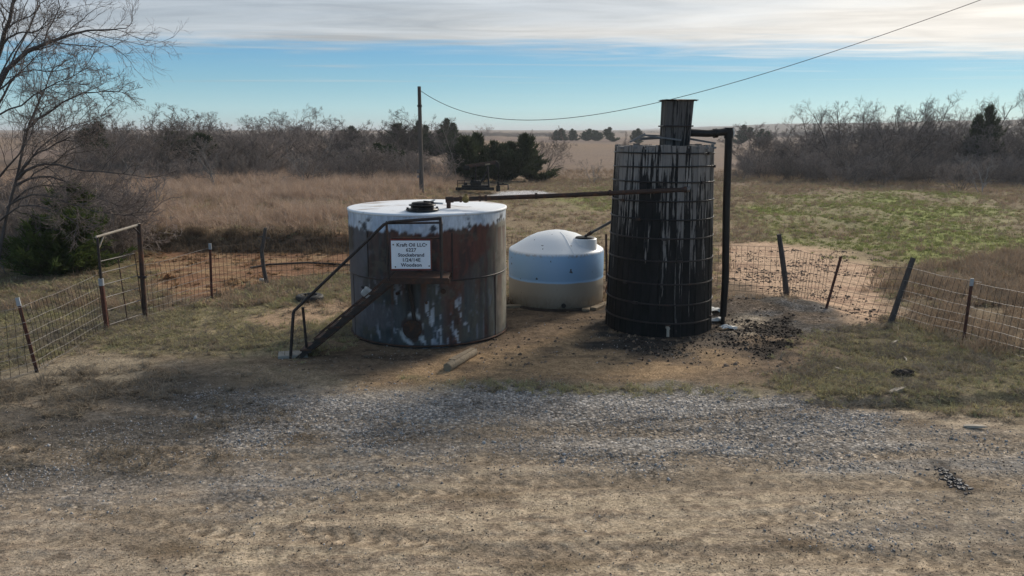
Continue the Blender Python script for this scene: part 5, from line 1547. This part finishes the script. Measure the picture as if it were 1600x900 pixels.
THICK = [bare_meshes(500 + k, 4.6, (4, 5, 3, 6)[k], .60, 9, 6, 6, 5, mats=((M_BARK, M_TWIG), (M_BARKD, M_TWIGD), (M_BARK, M_TWIGD), (M_BARKD, M_TWIG))[k]) for k in range(4)]
TALL = [bare_meshes(520 + k, 7.0, (1, 2)[k], .28, 13, 7, 6, 4, up=.14, mats=(M_BARKD, M_TWIGD)) for k in range(2)]
SHRUB = [bare_meshes(540 + k, 2.2, 9, .75, 6, 5, 4, 3, up=.10, twig=.006, mats=(M_BARK, M_TWIG)) for k in range(2)]
PALE = [bare_meshes(550, 3.4, 3, .6, 7, 5, 4, 2, up=.12, twig=.007, mats=(M_PALEBARK, M_PALEBARK))]
CEDARS = [cedar_meshes(560, 4.0, 3.0, M_CEDAR, 80, 70, .32, 2), cedar_meshes(561, 3.8, 4.6, M_CEDAR, 75, 70, .34, 4), cedar_meshes(562, 3.6, 4.2, M_CEDAR, 85, 70, .32, 3)]
GREENCEDAR = cedar_meshes(565, 2.4, 2.6, M_CEDARG, 90, 70, .22, 2)

def left_tree():
    """big bare tree that leans into the picture from the left"""
    base = Vector((at_y(-12, 430, 20.6).x, 20.6, 0)); base.z = gz(base.x, base.y)
    base2 = Vector((at_y(-75, 430, 20.2).x, 20.2, 0)); base2.z = gz(base2.x, base2.y)
    b1, b2 = (-12, 437), (-75, 437)
    limbs = [
        (((b2[0], b2[1], 20.2), (-60, 330, 20.2), (-35, 200, 20.3), (0, 106, 20.4), (48, 77, 20.6), (106, 53, 20.8), (150, 46, 21.0), (198, 44, 21.1)), .14),
        (((-50, 260, 20.2), (-20, 150, 20.0), (0, 73, 19.8), (11, 40, 19.7), (22, 0, 19.6), (40, -60, 19.5), (70, -130, 19.4)), .12),
        (((-14, 130, 20.0), (7, 59, 19.6), (29, 51, 19.4), (59, 50, 19.2), (73, 33, 19.1), (95, 26, 19.0)), .045),
        (((b1[0], b1[1], 20.6), (8, 340, 20.6), (33, 268, 20.6), (42, 195, 20.7), (58, 165, 20.8), (70, 139, 20.9), (81, 114, 21.0), (92, 85, 21.1)), .065),
        (((40, 205, 20.7), (52, 188, 20.6), (73, 178, 20.4), (95, 161, 20.2), (117, 147, 20.0), (147, 143, 19.9), (176, 141, 19.8), (205, 147, 19.8)), .05),
        (((30, 275, 20.6), (45, 250, 20.4), (64, 235, 20.2), (95, 220, 20.0), (121, 213, 19.8), (150, 205, 19.7)), .05),
        (((28, 280, 20.6), (50, 258, 20.3), (73, 253, 20.0), (106, 260, 19.7), (139, 271, 19.5), (172, 271, 19.3), (205, 270, 19.1), (235, 279, 19.0)), .055),
        (((24, 290, 20.6), (60, 270, 20.7), (92, 279, 20.8), (128, 293, 21.0), (165, 315, 21.1), (190, 326, 21.2), (225, 322, 21.3)), .045),
        (((15, 320, 20.6), (50, 300, 20.2), (100, 310, 19.9), (140, 330, 19.6), (180, 335, 19.4), (245, 330, 19.3)), .04),
        (((-20, 300, 20.3), (10, 262, 19.8), (30, 240, 19.6), (60, 190, 19.3), (75, 150, 19.2)), .045),
        (((-40, 230, 20.2), (-5, 165, 20.8), (20, 120, 21.2), (45, 108, 21.4), (90, 112, 21.7), (120, 100, 21.9)), .05),
        (((12, 330, 20.6), (40, 330, 21.1), (80, 345, 21.5), (110, 350, 21.7), (150, 352, 21.9)), .035),
        (((0, 345, 20.6), (30, 320, 20.0), (65, 322, 19.6), (100, 335, 19.3), (135, 362, 19.1)), .035),
        (((10, 325, 20.6), (50, 288, 21.0), (95, 292, 21.3), (150, 290, 21.6), (195, 300, 21.8)), .035),
        (((35, 262, 20.6), (70, 225, 21.0), (110, 196, 21.4), (140, 190, 21.7), (165, 178, 21.9)), .035),
        (((-30, 200, 20.3), (0, 180, 19.9), (40, 160, 19.5), (85, 128, 19.2), (120, 118, 19.0), (150, 98, 18.9)), .04),
        (((20, 300, 20.6), (40, 280, 21.2), (70, 262, 21.6), (110, 240, 21.9), (150, 236, 22.1)), .04),
    ]
    r = np.random.default_rng(900)
    B, RR = [], []
    K = 12
    for pts, r0 in limbs:
        W = np.array([tuple(at_y(u, v, y)) for u, v, y in pts])
        s = np.linspace(0, 1, len(W)); f = np.linspace(0, 1, K)
        Q = np.stack([np.interp(f, s, W[:, c]) for c in range(3)], 1)
        Q[1:-1] = (Q[:-2] + 2 * Q[1:-1] + Q[2:]) / 4
        Q[1:-1] += r.normal(0, .018, (K - 2, 3))
        B.append(Q); RR.append(r0 * .72 * np.linspace(1, .14, K) ** 1.15)
    B, RR = np.array(B), np.array(RR)
    B[0, 0, 2] = base2.z - .2; B[3, 0, 2] = base.z - .2
    P1, R1 = grow(B, RR, 15, .22, 1.0, .70, .34, 7, .20, .11, r, .40, .008)
    P2, R2 = grow(P1, R1, 7, .15, 1.0, .60, .55, 5, .20, .07, r, .55, .0048)
    P3, R3 = grow(P2, R2, 5, .15, 1.0, .55, .62, 4, .18, .05, r, .7, .0036)
    P4, R4 = grow(P3, R3, 2, .2, 1.0, .5, .7, 3, .16, .03, r, .8, .0030, .6)
    t = thing('bare_tree', base, 'large bare tree with drooping branches leaning in from the left edge', 'tree')
    off = np.array(base)
    V, F = joined([sweep(B, RR, 8), sweep(P1, R1, 5)])
    o = bpy.data.objects.new('trunk', mesh_np('trunk', V - off, F, M_BARKT, True)); COL.objects.link(o); o.parent = t
    V, F = joined([sweep(P2, R2, 4), sweep(P3, R3, 3), sweep(P4, R4, 3)])
    o = bpy.data.objects.new('crown', mesh_np('crown', V - off, F, M_TWIGD)); COL.objects.link(o); o.parent = t
left_tree()
place_tree('green_cedar_bush', GREENCEDAR, spot(62, 21.3), .4, (1.0, 1.0, .98), 'green cedar bush under the big bare tree at the left', 'bush')
place_tree('green_cedar_bush', GREENCEDAR, spot(120, 21.9), 2.2, (1.05, 1.0, .62), 'lower dark green cedar bush just left of the gate', 'bush')
for u, y, s, lab in ((15, 21.6, .9, 'grey leafless shrub at the left edge under the big tree'), (98, 23.4, .8, 'grey leafless shrub between the two green cedar bushes'), (185, 24.0, .75, 'leafless shrub tangled behind the gate crossbar'),
                     (140, 26.5, .95, 'leafless shrub behind the low green cedar by the gate'), (45, 24.5, 1.1, 'tall leafless shrub behind the green cedar bush at the left')):
    place_tree('bare_shrub', SHRUB[rnd.randint(0, 1)], spot(u, y), rnd.uniform(0, 6), s, lab, 'shrub', 'leafless shrubs by the left fence')
place_tree('bare_sapling', PALE[0], spot(243, 37), 1.1, .62, 'small bare sapling in the tall grass nearest the big tree', 'tree')
place_tree('bare_sapling', PALE[0], spot(338, 46), 2.6, .95, 'pale-branched bare tree before the left thicket', 'tree')
place_tree('bare_sapling', PALE[0], spot(478, 50), 4.2, .9, 'silvery bare tree in the grass left of the utility pole', 'tree')
# thicket on the left
L1 = 'grey-brown leafless tree crowded in the left thicket behind the tall grass'
for k in range(30):
    u = 120 + 540 * (k + rnd.uniform(.1, .9)) / 30; y = rnd.choice((60, 66, 72, 78)) + rnd.uniform(-2, 2)
    s = rnd.uniform(.70, 1.22) * (1.0 if u < 560 else .9)
    place_tree('bare_tree', THICK[rnd.randint(0, 3)], spot(u, y), rnd.uniform(0, 6), (s * 1.25, s * 1.25, s * (.92 + (y - 60) * .008)), L1, 'tree', 'leafless trees of the left thicket')
L1s = 'low leafless shrub along the front of the left thicket'
for k in range(16):
    u = 170 + 480 * (k + rnd.uniform(.1, .9)) / 16
    place_tree('bare_shrub', SHRUB[k % 2], spot(u, rnd.uniform(52, 58)), rnd.uniform(0, 6), rnd.uniform(.7, 1.1), L1s, 'shrub', 'shrubs along the left thicket')
for u, y, c, sc, lab in ((290, 63, 1, (.95, .9, .85), 'dark cedar inside the left thicket above the gate'), (180, 66, 0, (1, 1, 1.0), 'dark cedar in the thicket behind the big bare tree'), (598, 64, 1, (.75, .75, .62), 'squat dark cedar at the foot of the thicket near the pole'),
                         (556, 105, 0, (1.2, 1.2, .92), 'rounded cedar rising above the thicket left of the pole'), (636, 110, 2, (1.6, 1.5, 1.12), 'broad cedar just left of the utility pole'), (676, 105, 1, (1.25, 1.2, .85), 'low wide cedar just right of the utility pole'),
                         (697, 125, 0, (1.2, 1.2, 1.25), 'double-topped cedar rising right of the utility pole'), (648, 120, 0, (1.0, 1.0, 1.15), 'pointed cedar directly behind the utility pole')):
    place_tree('cedar_tree', CEDARS[c], spot(u, y), rnd.uniform(0, 6), sc, lab, 'tree', 'cedars of the left thicket')
# behind the pump jack
place_tree('cedar_tree', CEDARS[1], spot(740, 61), .5, (.9, .9, .92), 'dark spiky cedar directly behind the pump jack', 'tree')
place_tree('cedar_tree', CEDARS[2], spot(786, 61.5), 1.5, (.9, .9, .98), 'tall dark cedar right of the pump jack', 'tree')
place_tree('cedar_tree', CEDARS[0], spot(842, 63), 2.5, (1.2, 1.2, .86), 'spreading cedar standing apart right of the pump jack cedars', 'tree')
place_tree('bare_tree', THICK[2], spot(712, 60), .3, (.85, .85, .95), 'bare crooked tree at the left of the pump jack cedars', 'tree')
place_tree('bare_tree', THICK[0], spot(850, 68), 1.3, (.85, .85, 1.05), 'bare tree growing through the spreading cedar', 'tree')
place_tree('bare_tree', PALE[0], spot(927, 60), .9, (.55, .55, .62), 'small dark bare tree in the open left of the wooden tank', 'tree')
place_tree('bare_tree', TALL[0], spot(966, 66), .9, (.35, .35, .62), 'slim bare tree partly hidden by the wooden tank', 'tree')
place_tree('bare_shrub', SHRUB[0], spot(690, 54), .9, 1.0, 'leafless brush left of the pump jack', 'shrub')
# far cedars on the pasture
far = [(868, 300, 1.0), (876, 298, 1.15), (884, 302, 1.0), (893, 299, 1.1), (901, 303, .9)]
for k, (u, y, s) in enumerate(far):
    place_tree('cedar_tree', CEDARS[0], spot(u, y), rnd.uniform(0, 6), (s * 1.1, s * 1.1, s * .95), ('first', 'second', 'middle', 'fourth', 'last')[k] + ' from the left in the distant clump of five cedars', 'tree', 'far clump of five cedars')
for u, y, s, lab in ((917, 300, 1.05, 'distant cedar, left one of the close pair'), (932, 296, 1.15, 'distant cedar, right one of the close pair'), (959, 280, 1.2, 'distant round cedar just left of the wooden tank top'),
                     (998, 250, 1.1, 'distant cedar behind the loose boards of the wooden tank'), (1154, 240, 1.35, 'dark distant cedar right of the standpipe top'), (1186, 200, 1.05, 'spiky distant cedar at the left end of the right thicket')):
    place_tree('cedar_tree', CEDARS[rnd.choice((0, 2))], spot(u, y), rnd.uniform(0, 6), (s * 1.3, s * 1.3, s), lab, 'tree', 'far lone cedars')
for u, y, s, lab in ((1126, 330, 1.3, 'far round-crowned bare tree on the skyline over the standpipe elbow'), (758, 380, 1.5, 'far bare tree on the skyline above the pump jack cedars'), (610, 250, 1.5, 'far bare tree on the skyline left of the pole'), (1212, 250, 1.3, 'far bare tree at the left end of the right thicket')):
    place_tree('bare_tree', THICK[rnd.choice((0, 2))], spot(u, y), rnd.uniform(0, 6), s, lab, 'tree')
# thicket on the right
L2 = 'dark leafless tree crowded in the right-hand thicket'
for k in range(34):
    u = 1175 + 470 * (k + rnd.uniform(.1, .9)) / 34; y = rnd.choice((66, 71, 76, 82)) + rnd.uniform(-2, 2)
    s = rnd.uniform(.80, 1.32) * (.75 + .25 * min(1, (u - 1160) / 120))
    place_tree('bare_tree', THICK[(1, 1, 2, 3)[rnd.randint(0, 3)]], spot(u, y), rnd.uniform(0, 6), (s * 1.25, s * 1.25, s), L2, 'tree', 'leafless trees of the right thicket')
L3 = 'taller bare tree standing above the right-hand thicket'
ORD = ('first', 'second', 'third', 'fourth', 'fifth', 'sixth', 'seventh', 'eighth', 'ninth', 'tenth', 'last')
for k, (u, y, s) in enumerate(((1270, 84, .95), (1298, 80, 1.0), (1322, 85, 1.25), (1352, 82, 1.05), (1378, 84, 1.15), (1405, 83, 1.0), (1448, 82, 1.1), (1500, 84, .95), (1535, 80, 1.1), (1580, 76, 1.15), (1605, 72, 1.2))):
    place_tree('tall_bare_tree', TALL[rnd.randint(0, 1)], spot(u, y), rnd.uniform(0, 6), (s, s, s * .92), ORD[k] + ' from the left of the tall bare trees rising above the right-hand thicket', 'tree', 'taller bare trees of the right thicket')
L4 = 'low leafless shrub along the front of the right-hand thicket'
for k in range(20):
    u = 1160 + 460 * (k + rnd.uniform(.1, .9)) / 20
    place_tree('bare_shrub', SHRUB[k % 2], spot(u, rnd.uniform(57, 64)), rnd.uniform(0, 6), rnd.uniform(.8, 1.25), L4, 'shrub', 'shrubs along the right thicket')
place_tree('bare_shrub', PALE[0], spot(1535, 52), 1.0, (.8, .8, .85), 'pale bare thicket tree nearest the camera at the right', 'tree')
place_tree('bare_shrub', SHRUB[0], spot(1500, 54), 1.0, 1.3, 'dense bushy shrub in front of the thicket near the right edge', 'shrub')
place_tree('cedar_tree', CEDARS[0], spot(1540, 70), 1.0, (1.0, 1.0, 1.5), 'single dark cedar inside the right-hand thicket', 'tree')

# brush filling the thickets
def brush():
    PR = []
    for k in range(2):
        tr, cr = SHRUB[k]
        for me in (tr, cr): PR.append(bpy.data.objects.new('brush_shape', me))
    r = np.random.default_rng(77)
    P = []
    for u0, u1, y0, y1, n in ((130, 665, 59, 76, 190), (1165, 1680, 62, 82, 270), (-60, 210, 23.2, 28, 60)):
        for _ in range(n):
            P.append(tuple(spot(r.uniform(u0, u1), r.uniform(y0, y1))))
    P = np.array(P); n = len(P)
    s = r.uniform(.4, 1.15, n)
    # every spot takes the stems and the twigs of one shrub
    Q = np.repeat(P, 2, 0); rot = np.repeat(np.stack([r.normal(0, .1, n), r.normal(0, .1, n), r.uniform(0, 6.28, n)], -1), 2, 0); sc = np.repeat(s, 2)
    o = scatter('underbrush', Q, rot, sc, PR, 'grey leafless underbrush filling the thickets on both sides')
    a = o.data.attributes['idx']; idx = np.repeat(r.integers(0, 2, n) * 2, 2); idx[1::2] += 1
    a.data.foreach_set('value', idx.astype(np.int32))
    far = bpy.data.objects.new('brush_shape', THICK[0][1])
    P = []
    for u0, u1, y0, y1, m in ((660, 880, 500, 640, 120), (150, 650, 180, 240, 120), (880, 1180, 700, 900, 40), (1150, 1700, 330, 520, 150)):
        for _ in range(m):
            P.append(tuple(spot(r.uniform(u0, u1), r.uniform(y0, y1))))
    P = np.array(P); n = len(P)
    scatter('far_treeline', P - np.array([0, 0, .6]), upright(n, .05), np.stack([r.uniform(1, 2.2, n)] * 2 + [r.uniform(.55, .95, n)], -1), [far], 'far-off line of bare trees along the skyline')
brush()

# ------------------------------------------------------------------ haze
def haze():
    m = new_mat('haze'); t = NT(m)
    v = t.n('ShaderNodeVolumePrincipled')
    v.inputs['Color'].default_value = (.86, .91, .96, 1); v.inputs['Density'].default_value = 0.00035; v.inputs['Anisotropy'].default_value = .2
    o = t.n('ShaderNodeOutputMaterial'); t.ln.new(v.outputs[0], o.inputs['Volume'])
    c = Vector((0, 2925, 8.0))
    h = MB().box(c, (12200, 6350, 32)).build('haze', m, None, c)
    tag(h, 'thin pale winter haze over the whole pasture', None, None, 'stuff')
haze()
